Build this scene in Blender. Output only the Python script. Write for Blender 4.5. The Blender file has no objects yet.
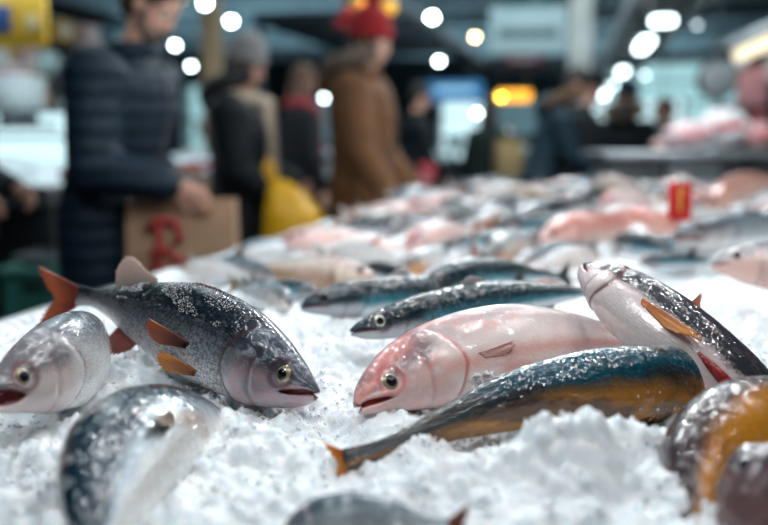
import bpy, bmesh, math, random
import numpy as np
from mathutils import Vector, Matrix
from mathutils import noise as mnoise
PI = math.pi
random.seed(7)
SC = bpy.context.scene
COL = SC.collection

# ------------------------------------------------------------------ camera frame (a real camera, metres)
CAM = Vector((0, 0, 1.14)); FPX = 900.0; PITCH = math.atan(122.5/900)
cp, sp = math.cos(PITCH), math.sin(PITCH)
def at(px, py, Y):
    """world point at forward distance Y on the sight line of a photo coordinate"""
    a = (px-384)/FPX; b = (262.5-py)/FPX
    d = Vector((a, cp+b*sp, -sp+b*cp))
    return CAM + d*(Y/d.y)
def on(px, py, z=0.885):
    """world point where that sight line meets height z"""
    a = (px-384)/FPX; b = (262.5-py)/FPX
    d = Vector((a, cp+b*sp, -sp+b*cp))
    return CAM + d*((z-CAM.z)/d.z)
TH = math.atan(0.235)          # the hall and the counter run at this angle to the view
HA = Vector((math.cos(TH), -math.sin(TH), 0)); HB = Vector((math.sin(TH), math.cos(TH), 0))
RZ = Matrix.Rotation(-TH, 3, 'Z')

# ------------------------------------------------------------------ node helpers
def new_mat(name):
    m = bpy.data.materials.new(name); m.use_nodes = True
    nt = m.node_tree; b = nt.nodes['Principled BSDF']
    return m, nt, b
def nd(nt, typ, ins=None, **props):
    n = nt.nodes.new(typ)
    for k, v in props.items(): setattr(n, k, v)
    if ins:
        for k, v in ins.items():
            if isinstance(v, bpy.types.NodeSocket): nt.links.new(v, n.inputs[k])
            else: n.inputs[k].default_value = v
    return n
def ramp(nt, fac, stops, interp='LINEAR'):
    n = nt.nodes.new('ShaderNodeValToRGB'); n.color_ramp.interpolation = interp
    e = n.color_ramp.elements
    while len(e) < len(stops): e.new(0.5)
    for i, (p, c) in enumerate(stops):
        e[i].position = p
        e[i].color = (c[0], c[1], c[2], 1) if isinstance(c, (tuple, list)) else (c, c, c, 1)
    nt.links.new(fac, n.inputs[0]); return n.outputs[0]
def mixc(nt, fac, a, b, mode='MIX'):
    n = nt.nodes.new('ShaderNodeMix'); n.data_type = 'RGBA'; n.blend_type = mode
    for idx, v in ((0, fac), (6, a), (7, b)):
        if isinstance(v, bpy.types.NodeSocket): nt.links.new(v, n.inputs[idx])
        elif idx == 0: n.inputs[0].default_value = v
        else: n.inputs[idx].default_value = (v[0], v[1], v[2], 1)
    return n.outputs[2]
def mth(nt, op, a, b=0.0, c=None, clamp=False):
    n = nt.nodes.new('ShaderNodeMath'); n.operation = op; n.use_clamp = clamp
    for i, v in enumerate((a, b) + ((c,) if c is not None else ())):
        if isinstance(v, bpy.types.NodeSocket): nt.links.new(v, n.inputs[i])
        else: n.inputs[i].default_value = v
    return n.outputs[0]
def smooth(nt, v, lo, hi, a=0.0, b=1.0):
    n = nt.nodes.new('ShaderNodeMapRange'); n.interpolation_type = 'SMOOTHSTEP'
    nt.links.new(v, n.inputs[0])
    for i, x in enumerate((lo, hi, a, b)): n.inputs[i+1].default_value = x
    return n.outputs[0]
_mc = {}
def flat(name, col, rough=0.6, metal=0.0, noise=0.12, scale=30, bump=0.0, emit=0.0, sheen=0.0, ecol=None, spec=0.5):
    """plain material with a little mottling"""
    if name in _mc: return _mc[name]
    m, nt, b = new_mat(name)
    tc = nd(nt, 'ShaderNodeTexCoord')
    nz = nd(nt, 'ShaderNodeTexNoise', {'Vector': tc.outputs['Object'], 'Scale': scale, 'Detail': 4.0})
    lo = tuple(c*(1-noise*2) for c in col); hi = tuple(min(1, c*(1+noise)) for c in col)
    c = ramp(nt, nz.outputs[0], [(0.3, lo), (0.7, hi)])
    nt.links.new(c, b.inputs['Base Color'])
    b.inputs['Roughness'].default_value = rough; b.inputs['Metallic'].default_value = metal
    b.inputs['Specular IOR Level'].default_value = spec
    if sheen: b.inputs['Sheen Weight'].default_value = sheen
    if bump:
        bp = nd(nt, 'ShaderNodeBump', {'Height': nz.outputs[0], 'Strength': bump, 'Distance': 0.01})
        nt.links.new(bp.outputs[0], b.inputs['Normal'])
    if emit:
        b.inputs['Emission Color'].default_value = (*(ecol or col), 1); b.inputs['Emission Strength'].default_value = emit
    _mc[name] = m; return m

# ------------------------------------------------------------------ objects
def tag(o, label=None, cat=None, group=None, kind=None):
    if label: o['label'] = label
    if cat: o['category'] = cat
    if group: o['group'] = group
    if kind: o['kind'] = kind
    return o
def thing(name, label, cat, loc, group=None):
    o = bpy.data.objects.new(name, None); COL.objects.link(o)
    o.location = loc; o.empty_display_size = 0.05
    return tag(o, label, cat, group)
def wloc(o):
    v = Vector((0, 0, 0))
    while o is not None: v += o.location; o = o.parent
    return v
def link_mesh(name, me, mat, parent=None, smoothed=True):
    """mesh coordinates are world ones; a parented mesh is shifted so that it keeps its place"""
    if parent is not None: me.transform(Matrix.Translation(-wloc(parent)))
    if mat is not None:
        for m in (mat if isinstance(mat, (list, tuple)) else [mat]): me.materials.append(m)
    if smoothed: me.polygons.foreach_set('use_smooth', [True]*len(me.polygons))
    o = bpy.data.objects.new(name, me); COL.objects.link(o); o.parent = parent
    return o
def frame(z, hint=Vector((0, 0, 1))):
    z = z.normalized()
    if abs(z.dot(hint)) > 0.98: hint = Vector((1, 0, 0))
    x = hint.cross(z).normalized(); return x, z.cross(x), z
class MB:
    def __init__(s): s.v = []; s.f = []; s.m = []; s.mi = 0
    def add(s, vs, fs):
        k = len(s.v); s.v += [Vector(p) for p in vs]; s.f += [tuple(i+k for i in f) for f in fs]; s.m += [s.mi]*len(fs); return s
    def box(s, c, d, R=None, ch=0.0):
        """box of size d at c; ch = chamfer on all edges"""
        R = R or Matrix.Identity(3); c = Vector(c); h = [x/2 for x in d]
        if ch <= 0:
            vs = [c + R@Vector((sx*h[0], sy*h[1], sz*h[2])) for sx in (-1, 1) for sy in (-1, 1) for sz in (-1, 1)]
            return s.add(vs, [(0, 1, 3, 2), (4, 6, 7, 5), (0, 4, 5, 1), (2, 3, 7, 6), (0, 2, 6, 4), (1, 5, 7, 3)])
        bm = bmesh.new(); bmesh.ops.create_cube(bm, size=1)
        for v in bm.verts: v.co = Vector((v.co.x*d[0], v.co.y*d[1], v.co.z*d[2]))
        bmesh.ops.bevel(bm, geom=list(bm.edges), offset=ch, segments=2, profile=0.5, affect='EDGES')
        bm.verts.index_update(); vs = [c + R@v.co for v in bm.verts]; fs = [tuple(v.index for v in f.verts) for f in bm.faces]; bm.free()
        return s.add(vs, fs)
    def loft(s, rings, cap=True, n=16):
        """rings: (centre, xvec, yvec)"""
        vs = []; fs = []
        for c, xv, yv in rings:
            for i in range(n):
                a = 2*PI*i/n; vs.append(Vector(c) + Vector(xv)*math.cos(a) + Vector(yv)*math.sin(a))
        for j in range(len(rings)-1):
            for i in range(n):
                a, b = j*n+i, j*n+(i+1) % n; fs.append((a, b, b+n, a+n))
        if cap: fs += [tuple(range(n-1, -1, -1)), tuple((len(rings)-1)*n+i for i in range(n))]
        return s.add(vs, fs)
    def caps(s, p0, p1, r0, r1, n=12):
        """tapered capsule"""
        p0, p1 = Vector(p0), Vector(p1); x, y, z = frame(p1-p0); R = []
        for k in range(5):
            t = PI/2*(1-k/4)*0.97; R.append((p0 - z*r0*math.sin(t), x*r0*math.cos(t), y*r0*math.cos(t)))
        for k in range(5):
            t = PI/2*k/4*0.97; R.append((p1 + z*r1*math.sin(t), x*r1*math.cos(t), y*r1*math.cos(t)))
        return s.loft(R, n=n)
    def cyl(s, p0, p1, r0, r1=None, n=20):
        p0, p1 = Vector(p0), Vector(p1); x, y, z = frame(p1-p0); r1 = r0 if r1 is None else r1
        return s.loft([(p0, x*r0, y*r0), (p1, x*r1, y*r1)], n=n)
    def ell(s, c, r, R=None, n=16, m=10, fn=None):
        R = R or Matrix.Identity(3); c = Vector(c); vs = []; fs = []
        for j in range(1, m):
            t = PI*j/m
            for i in range(n):
                a = 2*PI*i/n; q = Vector((math.sin(t)*math.cos(a), math.sin(t)*math.sin(a), math.cos(t)))
                k = fn(q) if fn else 1.0
                vs.append(c + R@Vector((q.x*r[0]*k, q.y*r[1]*k, q.z*r[2]*k)))
        top, bot = len(vs), len(vs)+1
        vs += [c + R@Vector((0, 0, r[2])), c - R@Vector((0, 0, r[2]))]
        for j in range(m-2):
            for i in range(n):
                a, b = j*n+i, j*n+(i+1) % n; fs.append((a, a+n, b+n, b))
        for i in range(n):
            fs += [(top, i, (i+1) % n), (bot, (m-2)*n+(i+1) % n, (m-2)*n+i)]
        return s.add(vs, fs)
    def lathe(s, c, prof, n=24, R=None):
        R = R or Matrix.Identity(3); c = Vector(c)
        return s.loft([(c + R@Vector((0, 0, z)), R@Vector((r, 0, 0)), R@Vector((0, r, 0))) for r, z in prof], n=n)
    def tube(s, pts, r, n=8):
        pts = [Vector(p) for p in pts]; R = []
        for i, p in enumerate(pts):
            d = pts[min(i+1, len(pts)-1)] - pts[max(i-1, 0)]; x, y, z = frame(d, Vector((0.3, 0.2, 1)))
            rr = r(i/(len(pts)-1)) if callable(r) else r
            R.append((p, x*rr, y*rr))
        return s.loft(R, n=n)
    def torus(s, c, R1, r, M=None, n=28, m=10, fn=None):
        M = M or Matrix.Identity(3); c = Vector(c); vs = []; fs = []
        for i in range(n):
            a = 2*PI*i/n
            for j in range(m):
                b = 2*PI*j/m; rr = r*(fn(a, b) if fn else 1)
                vs.append(c + M@Vector(((R1[0]+rr*math.cos(b))*math.cos(a), (R1[1]+rr*math.cos(b))*math.sin(a), rr*math.sin(b))))
        for i in range(n):
            for j in range(m):
                fs.append((i*m+j, ((i+1) % n)*m+j, ((i+1) % n)*m+(j+1) % m, i*m+(j+1) % m))
        return s.add(vs, fs)
    def prism(s, pts, ex):
        """polygon extruded by vector ex"""
        n = len(pts); ex = Vector(ex)
        return s.add([Vector(p) for p in pts] + [Vector(p)+ex for p in pts], [tuple(range(n-1, -1, -1)), tuple(range(n, 2*n))] + [(i, (i+1) % n, (i+1) % n+n, i+n) for i in range(n)])
    def build(s, name, mat, parent=None, smoothed=False, remesh=0.0, smooth_it=0, label=None):
        me = bpy.data.meshes.new(name); me.from_pydata([tuple(v) for v in s.v], [], s.f)
        if isinstance(mat, (list, tuple)): pass
        me.update()
        bm = bmesh.new(); bm.from_mesh(me); bmesh.ops.recalc_face_normals(bm, faces=bm.faces); bm.to_mesh(me); bm.free()
        o = link_mesh(name, me, mat, parent, smoothed or remesh > 0)
        if isinstance(mat, (list, tuple)): me.polygons.foreach_set('material_index', s.m)
        if remesh:
            md = o.modifiers.new('r', 'REMESH'); md.mode = 'VOXEL'; md.voxel_size = remesh; md.use_smooth_shade = True
            if smooth_it:
                sm = o.modifiers.new('s', 'SMOOTH'); sm.iterations = smooth_it; sm.factor = 0.5
        if label: o['label'] = label
        return o
KEY, SPOT, FST, EXPO = 60.0, 7.0, 2.0, 0.06
# ------------------------------------------------------------------ fish
def cr(stops, u):
    """smooth interpolation of (u, value) stops"""
    if u <= stops[0][0]: return stops[0][1]
    for i in range(len(stops)-1):
        a, b = stops[i], stops[i+1]
        if u <= b[0]:
            t = (u-a[0])/(b[0]-a[0])
            m0 = (b[1]-stops[max(i-1, 0)][1])/max(1e-6, b[0]-stops[max(i-1, 0)][0])*(b[0]-a[0])
            m1 = (stops[min(i+2, len(stops)-1)][1]-a[1])/max(1e-6, stops[min(i+2, len(stops)-1)][0]-a[0])*(b[0]-a[0])
            return (2*t**3-3*t*t+1)*a[1] + (t**3-2*t*t+t)*m0 + (3*t*t-2*t**3)*b[1] + (t**3-t*t)*m1
    return stops[-1][1]
PROF = {
 'bass': dict(top=[(0, .10), (.03, .26), (.08, .46), (.16, .72), (.26, .92), (.38, 1.0), (.52, .95), (.68, .70), (.82, .40), (.92, .24), (1, .27)],
              bot=[(0, .12), (.03, .30), (.08, .50), (.16, .74), (.26, .90), (.38, 1.0), (.52, .95), (.68, .68), (.82, .36), (.92, .22), (1, .26)],
              wid=[(0, .10), (.03, .26), (.08, .50), (.16, .78), (.24, .94), (.36, 1.0), (.52, .92), (.68, .62), (.82, .30), (.92, .14), (1, .07)], wr=.62, gill=.235, eye=(.088, .22), mouth=(.085, -.10, -.42)),
 'bream': dict(top=[(0, .12), (.02, .30), (.06, .52), (.13, .80), (.22, 1.0), (.36, 1.12), (.52, 1.04), (.68, .76), (.82, .42), (.92, .24), (1, .30)],
              bot=[(0, .12), (.03, .30), (.08, .48), (.16, .70), (.26, .88), (.38, 1.0), (.52, .98), (.68, .72), (.82, .36), (.92, .22), (1, .26)],
              wid=[(0, .14), (.03, .32), (.08, .54), (.16, .80), (.24, .94), (.36, 1.0), (.52, .92), (.68, .62), (.82, .30), (.92, .14), (1, .07)], wr=.60, gill=.25, eye=(.085, .12), mouth=(.075, -.18, -.50)),
 'mackerel': dict(top=[(0, .14), (.03, .38), (.08, .60), (.16, .82), (.26, .94), (.38, 1.0), (.54, .93), (.70, .66), (.84, .33), (.94, .13), (1, .12)],
              bot=[(0, .16), (.03, .40), (.08, .62), (.16, .84), (.26, .96), (.38, 1.0), (.54, .92), (.70, .62), (.84, .30), (.94, .12), (1, .12)],
              wid=[(0, .16), (.03, .38), (.08, .60), (.16, .82), (.26, .95), (.38, 1.0), (.54, .92), (.70, .62), (.84, .32), (.94, .12), (1, .08)], wr=.74, gill=.225, eye=(.085, .20), mouth=(.09, -.05, -.38)),
 'stub': dict(top=[(0, .10), (.03, .28), (.08, .48), (.16, .72), (.26, .90), (.38, 1.0), (.52, 1.0), (.68, .96), (.82, .88), (.92, .75), (1, .5)],
              bot=[(0, .12), (.03, .32), (.08, .52), (.16, .74), (.26, .90), (.38, 1.0), (.52, 1.0), (.68, .94), (.82, .86), (.92, .72), (1, .5)],
              wid=[(0, .12), (.03, .30), (.08, .52), (.16, .78), (.24, .94), (.36, 1.0), (.52, 1.0), (.68, .92), (.82, .8), (.92, .7), (1, .4)], wr=.8, gill=.20, eye=(.088, .22), mouth=(.085, -.10, -.42)),
 'blunt': dict(top=[(0, .30), (.03, .55), (.08, .75), (.16, .92), (.26, 1.0), (.38, 1.0), (.54, .92), (.70, .68), (.84, .38), (.94, .24), (1, .26)],
              bot=[(0, .30), (.03, .58), (.08, .78), (.16, .94), (.26, 1.0), (.38, 1.0), (.54, .92), (.70, .66), (.84, .34), (.94, .22), (1, .24)],
              wid=[(0, .30), (.03, .55), (.08, .72), (.16, .9), (.26, 1.0), (.38, 1.0), (.54, .9), (.70, .62), (.84, .32), (.94, .14), (1, .08)], wr=.74, gill=.24, eye=(.09, .25), mouth=(.10, -.1, -.4)),
}
def catmull(pts, n):
    P = [pts[0]*2-pts[1]] + pts + [pts[-1]*2-pts[-2]]; fine = []
    for i in range(1, len(P)-2):
        for k in range(24):
            t = k/24; a, b, c, d = P[i-1], P[i], P[i+1], P[i+2]
            fine.append(0.5*((2*b)+(c-a)*t+(2*a-5*b+4*c-d)*t*t+(3*b-a-3*c+d)*t**3))
    fine.append(pts[-1].copy()); L = [0]
    for i in range(1, len(fine)): L.append(L[-1]+(fine[i]-fine[i-1]).length)
    out = []; j = 0
    for k in range(n+1):
        s = L[-1]*k/n
        while j < len(L)-2 and L[j+1] < s: j += 1
        f = (s-L[j])/max(1e-9, L[j+1]-L[j]); out.append(fine[j].lerp(fine[j+1], f))
    return out, L[-1]
def ss(x, a, b):
    t = min(1, max(0, (x-a)/(b-a))); return t*t*(3-2*t)
class Fish:
    def __init__(s, prof, pts, H, dorsal, open_=0.10, twist=0.0, wr=None, n=128, nohead=False, pm=None):
        s.p = dict(PROF[prof]); s.p.update(pm or {}); s.nh = nohead; s.C, s.L = catmull(pts, n); s.n = n; s.H = H; s.D0 = Vector(dorsal).normalized(); s.open = open_; s.tw = twist
        s.wr = wr or s.p['wr']; s.fr = []
        for i in range(n+1):
            t = (s.C[min(i+1, n)]-s.C[max(i-1, 0)]).normalized()
            d0 = s.D0
            if twist: d0 = Matrix.Rotation(twist*i/n, 3, t)@d0
            d = (d0 - t*d0.dot(t)).normalized(); s.fr.append((t, d, t.cross(d)))
    def centre(s, u):
        x = min(max(u, 0), 1)*s.n; i = min(int(x), s.n-1); f = x-i
        c = s.C[i].lerp(s.C[i+1], f); t = s.fr[i][0].lerp(s.fr[i+1][0], f).normalized(); d = s.fr[i][1].lerp(s.fr[i+1][1], f).normalized()
        return c, t, d, t.cross(d)
    def sec(s, u, a):
        """returns (y, z, shift along spine, zn, mouth, gill)"""
        sn, cs = math.sin(a), math.cos(a)
        zt = cr(s.p['top'], u)*s.H; zb = cr(s.p['bot'], u)*s.H; w = cr(s.p['wid'], u)*s.H*s.wr
        z = sn*(zt if sn > 0 else zb); y = w*math.copysign(abs(cs)**0.92, cs); sh = 0.0; mouth = gill = 0.0
        zn = sn
        g = s.p['gill'] + 0.022*(1-zn*zn) - 0.035*max(0, zn) - 0.03*max(0, -zn-.3)
        if u < g+0.05:
            k = 0.060*ss(u, g-0.10, g-0.012)*(1-ss(u, g-0.010, g+0.004)) - 0.035*ss(u, g-0.004, g+0.004)*(1-ss(u, g+0.004, g+0.05))
            k *= 1-ss(zn, .75, .95)
            y *= 1+k; z *= 1+k*0.5
            gill = math.exp(-((u-g-0.004)/0.006)**2)*(1-ss(zn, .7, .9))
            pg = s.p['gill']*0.66 + 0.015*(1-zn*zn)
            q = math.exp(-((u-pg)/0.005)**2)*(1-ss(zn, .35, .6)); y *= 1-0.05*q; gill = max(gill, q*0.45)
        um, m0, m1 = s.p['mouth']
        if u < um*1.15:
            f = u/um; zm = m0+(m1-m0)*f; wd = (s.open*(1-f)**0.7 + 0.035) if f < 1 else 0.02
            dz = zn-zm; inn = (1-ss(abs(dz), wd*0.7, wd*1.3))*(1-ss(f, .95, 1.12))
            lip = math.exp(-((abs(dz)-wd*1.5-.05)/.07)**2)*(1-ss(f, .8, 1.1))
            y *= (1-0.5*inn+0.10*lip); sh += 0.02*s.L*inn*(1-ss(f, 0, .6)); mouth = inn
            z += -s.H*0.10*s.open*ss(zm-zn, 0, .2)*(1-f)*2 if f < 1 else 0
        ue, ze = s.p['eye']
        de = math.hypot((u-ue)*s.L, (zn-ze)*s.H*cr(s.p['top'], ue))
        er = s.L*0.026
        y *= 1 - 0.10*math.exp(-(de/er)**2) + 0.05*math.exp(-((de-er*1.35)/(er*.35))**2)
        if s.nh: return w*math.copysign(abs(cs)**0.92, cs), sn*(zt if sn > 0 else zb), 0.0, zn, 0.0, 0.0
        gill = max(gill, 0.8*math.exp(-((de-er*1.12)/(er*.22))**2))
        return y, z, sh, zn, mouth, gill
    def P(s, u, a, off=0.0):
        y, z, sh, *_ = s.sec(u, a); c, t, d, sd = s.centre(u)
        p = c + sd*y + d*z + t*sh
        if off: p += s.N(u, a)*off
        return p
    def N(s, u, a):
        e = 0.01; u0 = min(max(u, 0.012), 0.985)
        du = s.P(u0+e, a)-s.P(u0-e, a); da = s.P(u0, a+0.05)-s.P(u0, a-0.05)
        nn = du.cross(da).normalized(); c, t, d, sd = s.centre(u0)
        return nn if nn.dot(s.P(u0, a)-c) > 0 else -nn
    def body(s, mat, parent, nu=110, na=72, taper_end=False):
        us = []
        for i in range(nu+1):
            q = i/nu; us.append(q**1.35 if q < .5 else .5**1.35+(q-.5)*2*(1-.5**1.35))
        vs = []; at1 = []; at2 = []; mo = []; gi = []
        for u in us:
            c, t, d, sd = s.centre(u); arc = 0; prev = None
            for j in range(na):
                a = -PI/2+2*PI*j/na
                y, z, sh, zn, m, g = s.sec(u, a)
                p = c + sd*y + d*z + t*sh
                side = 1 if j < na/2 else -1
                vs.append(p); at1.append((u, (zn+1)/2)); at2.append((u*s.L, side*0.35+(zn*0.5)*s.H*2*1.2)); mo.append(m); gi.append(g)
        k = len(vs); c, t, d, sd = s.centre(0)
        vs.append(c + t*(0.010*s.L) - d*s.H*.04); at1.append((0, .45)); at2.append((0, 0)); mo.append(1 if s.open > .05 else .3); gi.append(0)
        c, t, d, sd = s.centre(1); vs.append(c+t*0.004*s.L); at1.append((1, .5)); at2.append((s.L, 0)); mo.append(0); gi.append(0)
        fs = []
        for i in range(nu):
            for j in range(na):
                a, b = i*na+j, i*na+(j+1) % na; fs.append((a, a+na, b+na, b))
        for j in range(na):
            fs.append((k, j, (j+1) % na)); fs.append((k+1, nu*na+(j+1) % na, nu*na+j))
        me = bpy.data.meshes.new('body'); me.from_pydata([tuple(v) for v in vs], [], fs)
        me.update()
        for nm, dat in (('prof', at1), ('pat', at2)):
            A = me.attributes.new(nm, 'FLOAT_VECTOR', 'POINT'); A.data.foreach_set('vector', [x for q in dat for x in (q[0], q[1], 0.0)])
        for nm, dat in (('mouth', mo), ('gill', gi)):
            A = me.attributes.new(nm, 'FLOAT', 'POINT'); A.data.foreach_set('value', dat)
        bm = bmesh.new(); bm.from_mesh(me); bmesh.ops.recalc_face_normals(bm, faces=bm.faces); bm.to_mesh(me); bm.free()
        return link_mesh('body', me, mat, parent)
    def eyes(s, r, iris, parent, sides=(1, -1)):
        ue, ze = s.p['eye']
        for sd in sides:
            a = math.asin(ze) if sd > 0 else PI-math.asin(ze)
            p = s.P(ue, a); nn = s.N(ue, a); c, t, d, sv = s.centre(ue); nn = (nn*0.6+sv*sd*0.4).normalized()
            x, y, z = frame(nn, d); R = Matrix((x, y, z)).transposed()
            e = MB().ell(p-nn*r*0.55, (r, r, r*0.80), R, n=28, m=16).build('eye', iris, parent, True)
            MB().ell(p+nn*r*0.02, (r*0.55, r*0.55, r*0.30), R, n=20, m=10).build('pupil', M_pupil, e, True)
    def fan(s, name, base, dirs, lens, mat, parent, curl=Vector((0, 0, 0)), rays=14, seg=8, jag=0.14, thick=0.0009):
        """base: list of 3D points; dirs/lens interpolated along it"""
        n = rays*2; vs = []; uv = []
        def ip(lst, f):
            x = f*(len(lst)-1); i = min(int(x), len(lst)-2); w = x-i
            return lst[i]*(1-w)+lst[i+1]*w
        nrm = None
        for i in range(n+1):
            f = i/n; b = ip(base, f); d = ip(dirs, f).normalized(); l = cr([(k/(len(lens)-1), v) for k, v in enumerate(lens)], f)
            if i % 2: l *= 1-jag
            l *= 1+random.uniform(-.03, .03)
            w = (ip(base, min(1, f+.05))-ip(base, max(0, f-.05)))
            q = w.cross(d); nrm = q.normalized() if q.length > 1e-9 else (nrm or Vector((0, 1, 0)))
            for k in range(seg+1):
                t = k/seg
                off = nrm*(0.0006 if i % 2 == 0 else -0.0006)*(1-0.3*t)
                wv = nrm*0.02*l*math.sin(f*9+t*3)*t
                vs.append(b + d*l*t + curl*l*t*t + off + wv); uv.append((f*rays, t))
        fs = []
        for i in range(n):
            for k in range(seg):
                a = i*(seg+1)+k; fs.append((a, a+1, a+seg+2, a+seg+1))
        me = bpy.data.meshes.new(name); me.from_pydata([tuple(v) for v in vs], [], fs); me.update()
        A = me.attributes.new('prof', 'FLOAT_VECTOR', 'POINT'); A.data.foreach_set('vector', [x for q in uv for x in (q[0], q[1], 0.0)])
        o = link_mesh(name, me, mat, parent); md = o.modifiers.new('t', 'SOLIDIFY'); md.thickness = thick; md.offset = 0
        return o
    def tail(s, mat, parent, L=None, spread=0.6, fork=0.55, up=None, rays=16, asym=1.0):
        L = L or s.H*1.5; c, t, d, sd = s.centre(1); h = s.H*cr(s.p['top'], 1)*0.95
        if up is not None: t = (t+up).normalized(); d = (d-t*d.dot(t)).normalized()
        s.fan('tail_fin', [c+d*h, c, c-d*h], [t+d*spread*1.2, t+d*spread*.4, t, t-d*spread*.4, t-d*spread*1.2],
              [L, L*(fork+.18), L*fork, L*(fork+.18), L*asym], mat, parent, rays=rays, seg=9)
    def dorsal(s, mat, parent, u0=.36, u1=.62, L=None, lens=None, name='dorsal_fin', a=PI/2, rays=14, back=0.7, stand=1.0):
        L = L or s.H*.8; k = 8; base = []; dirs = []
        sgn = 1 if a > 0 else -1
        for i in range(k+1):
            u = u0+(u1-u0)*i/k; c, t, d, sd = s.centre(u); base.append(s.P(u, a)-d*sgn*0.003); dirs.append(d*sgn*stand+t*back)
        s.fan(name, base, dirs, [L*x for x in (lens or (.5, 1.0, .95, .8, .6, .4))], mat, parent, rays=rays)
    def pectoral(s, mat, parent, side=1, u=.27, zn=-.35, L=None, droop=.35, out=.35, name='pectoral_fin', rays=9, wide=.5):
        L = L or s.H*.9; a = math.asin(zn) if side > 0 else PI-math.asin(zn)
        a2 = math.asin(max(-1, zn-.13)) if side > 0 else PI-math.asin(max(-1, zn-.13))
        b0 = s.P(u, a); b1 = s.P(u+.012, a2); c, t, d, sd = s.centre(u); o = sd*side
        nn = s.N(u, a)
        s.fan(name, [b0, (b0+b1)/2, b1], [t+nn*out*.6-d*(droop-wide*.5), t+nn*out-d*droop, t+nn*out-d*(droop+wide)], [L, L*.95, L*.55], mat, parent, rays=rays)

M_pupil = None
def fish_mat(name, belly, flank, back, head=None, stops=(.22, .50, .78), scale=260., scale_amt=.5, stripes=0.0, stripe_col=(.003, .008, .012), blotch=None, blotch_amt=0.0, blotch_th=.55,
             metal=.25, rough=.24, coat=.6, mouthc=(.28, .03, .03), gillc=(.16, .03, .035), spk=0.3, bumpk=0.35, sss=0.0, midline=None, head_u=.23, wet=0.5, hsm=(.38, .66), rear=None):
    m, nt, b = new_mat(name)
    A = nd(nt, 'ShaderNodeAttribute', attribute_name='prof'); sx = nd(nt, 'ShaderNodeSeparateXYZ', {0: A.outputs['Vector']})
    B = nd(nt, 'ShaderNodeAttribute', attribute_name='pat')
    u, v = sx.outputs[0], sx.outputs[1]
    n1 = nd(nt, 'ShaderNodeTexNoise', {'Vector': B.outputs['Vector'], 'Scale': 28., 'Detail': 5.0, 'Roughness': .6})
    n2 = nd(nt, 'ShaderNodeTexNoise', {'Vector': B.outputs['Vector'], 'Scale': 320., 'Detail': 3.0})
    vv = mth(nt, 'ADD', v, mth(nt, 'MULTIPLY', mth(nt, 'SUBTRACT', n1.outputs[0], .5), .22))
    vv = mth(nt, 'ADD', vv, mth(nt, 'MULTIPLY', mth(nt, 'SUBTRACT', n2.outputs[0], .5), .16))
    col = ramp(nt, vv, [(0.0, belly), (stops[0], belly), (stops[1], flank), (stops[2], back), (1.0, back)])
    if midline: col = mixc(nt, mth(nt, 'MULTIPLY', mth(nt, 'SUBTRACT', 1.0, smooth(nt, mth(nt, 'ABSOLUTE', mth(nt, 'SUBTRACT', vv, midline[0])), 0.0, midline[1])), midline[3]), col, midline[2])
    if stripes:
        wv = nd(nt, 'ShaderNodeTexWave', {'Vector': nd(nt, 'ShaderNodeMapping', {0: B.outputs['Vector'], 'Scale': (1, .35, 1)}).outputs[0], 'Scale': 22., 'Distortion': 6.0, 'Detail': 2.0, 'Detail Scale': 1.6})
        f = mth(nt, 'MULTIPLY', smooth(nt, wv.outputs['Fac'], .40, .62), smooth(nt, vv, .52, .66))
        f = mth(nt, 'MULTIPLY', f, stripes); f = mth(nt, 'MULTIPLY', f, smooth(nt, u, .15, .24))
        col = mixc(nt, f, col, stripe_col)
    vor = nd(nt, 'ShaderNodeTexVoronoi', {'Vector': nd(nt, 'ShaderNodeMapping', {0: B.outputs['Vector'], 'Scale': (.8, 1.15, 1)}).outputs[0], 'Scale': scale, 'Randomness': .55}, feature='F1')
    bodymask = smooth(nt, u, head_u-.01, head_u+.03)
    edge = mth(nt, 'MULTIPLY', smooth(nt, vor.outputs['Distance'], .35, .75), bodymask)
    col = mixc(nt, mth(nt, 'MULTIPLY', edge, scale_amt), col, mixc(nt, 1.0, col, (.25, .27, .3), 'MULTIPLY'))
    # bright flecks of single scales
    fl = mth(nt, 'MULTIPLY', smooth(nt, nd(nt, 'ShaderNodeSeparateColor', {0: vor.outputs['Color']}).outputs[0], .70, .95), bodymask)
    col = mixc(nt, mth(nt, 'MULTIPLY', fl, spk), col, (.85, .9, .92))
    if head is not None:
        hm = mth(nt, 'SUBTRACT', 1.0, smooth(nt, u, head_u-.03, head_u+.01))
        n3 = nd(nt, 'ShaderNodeTexNoise', {'Vector': B.outputs['Vector'], 'Scale': 55., 'Detail': 6.0, 'Roughness': .65, 'Distortion': .8})
        hc = mixc(nt, smooth(nt, vv, hsm[0], hsm[1]), head[0], head[1])
        if len(head) > 2: hc = mixc(nt, mth(nt, 'MULTIPLY', smooth(nt, n3.outputs[0], .48, .66), head[3] if len(head) > 3 else .7), hc, head[2])
        col = mixc(nt, mth(nt, 'MULTIPLY', hm, .88), col, hc)
    if blotch:
        n4 = nd(nt, 'ShaderNodeTexNoise', {'Vector': nd(nt, 'ShaderNodeMapping', {0: B.outputs['Vector'], 'Location': (3.1, 1.7, 0), 'Scale': (.5, 1, 1)}).outputs[0], 'Scale': 17., 'Detail': 4.0, 'Roughness': .55})
        col = mixc(nt, mth(nt, 'MULTIPLY', smooth(nt, n4.outputs[0], blotch_th-.08, blotch_th+.08), blotch_amt), col, blotch)
    if rear: col = mixc(nt, mth(nt, 'MULTIPLY', smooth(nt, mth(nt, 'ADD', u, mth(nt, 'MULTIPLY', mth(nt, 'SUBTRACT', n1.outputs[0], .5), .25)), rear[0], rear[1]), rear[3]), col, rear[2])
    mo = nd(nt, 'ShaderNodeAttribute', attribute_name='mouth'); gi = nd(nt, 'ShaderNodeAttribute', attribute_name='gill')
    col = mixc(nt, mth(nt, 'MULTIPLY', gi.outputs['Fac'], .85), col, gillc)
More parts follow.
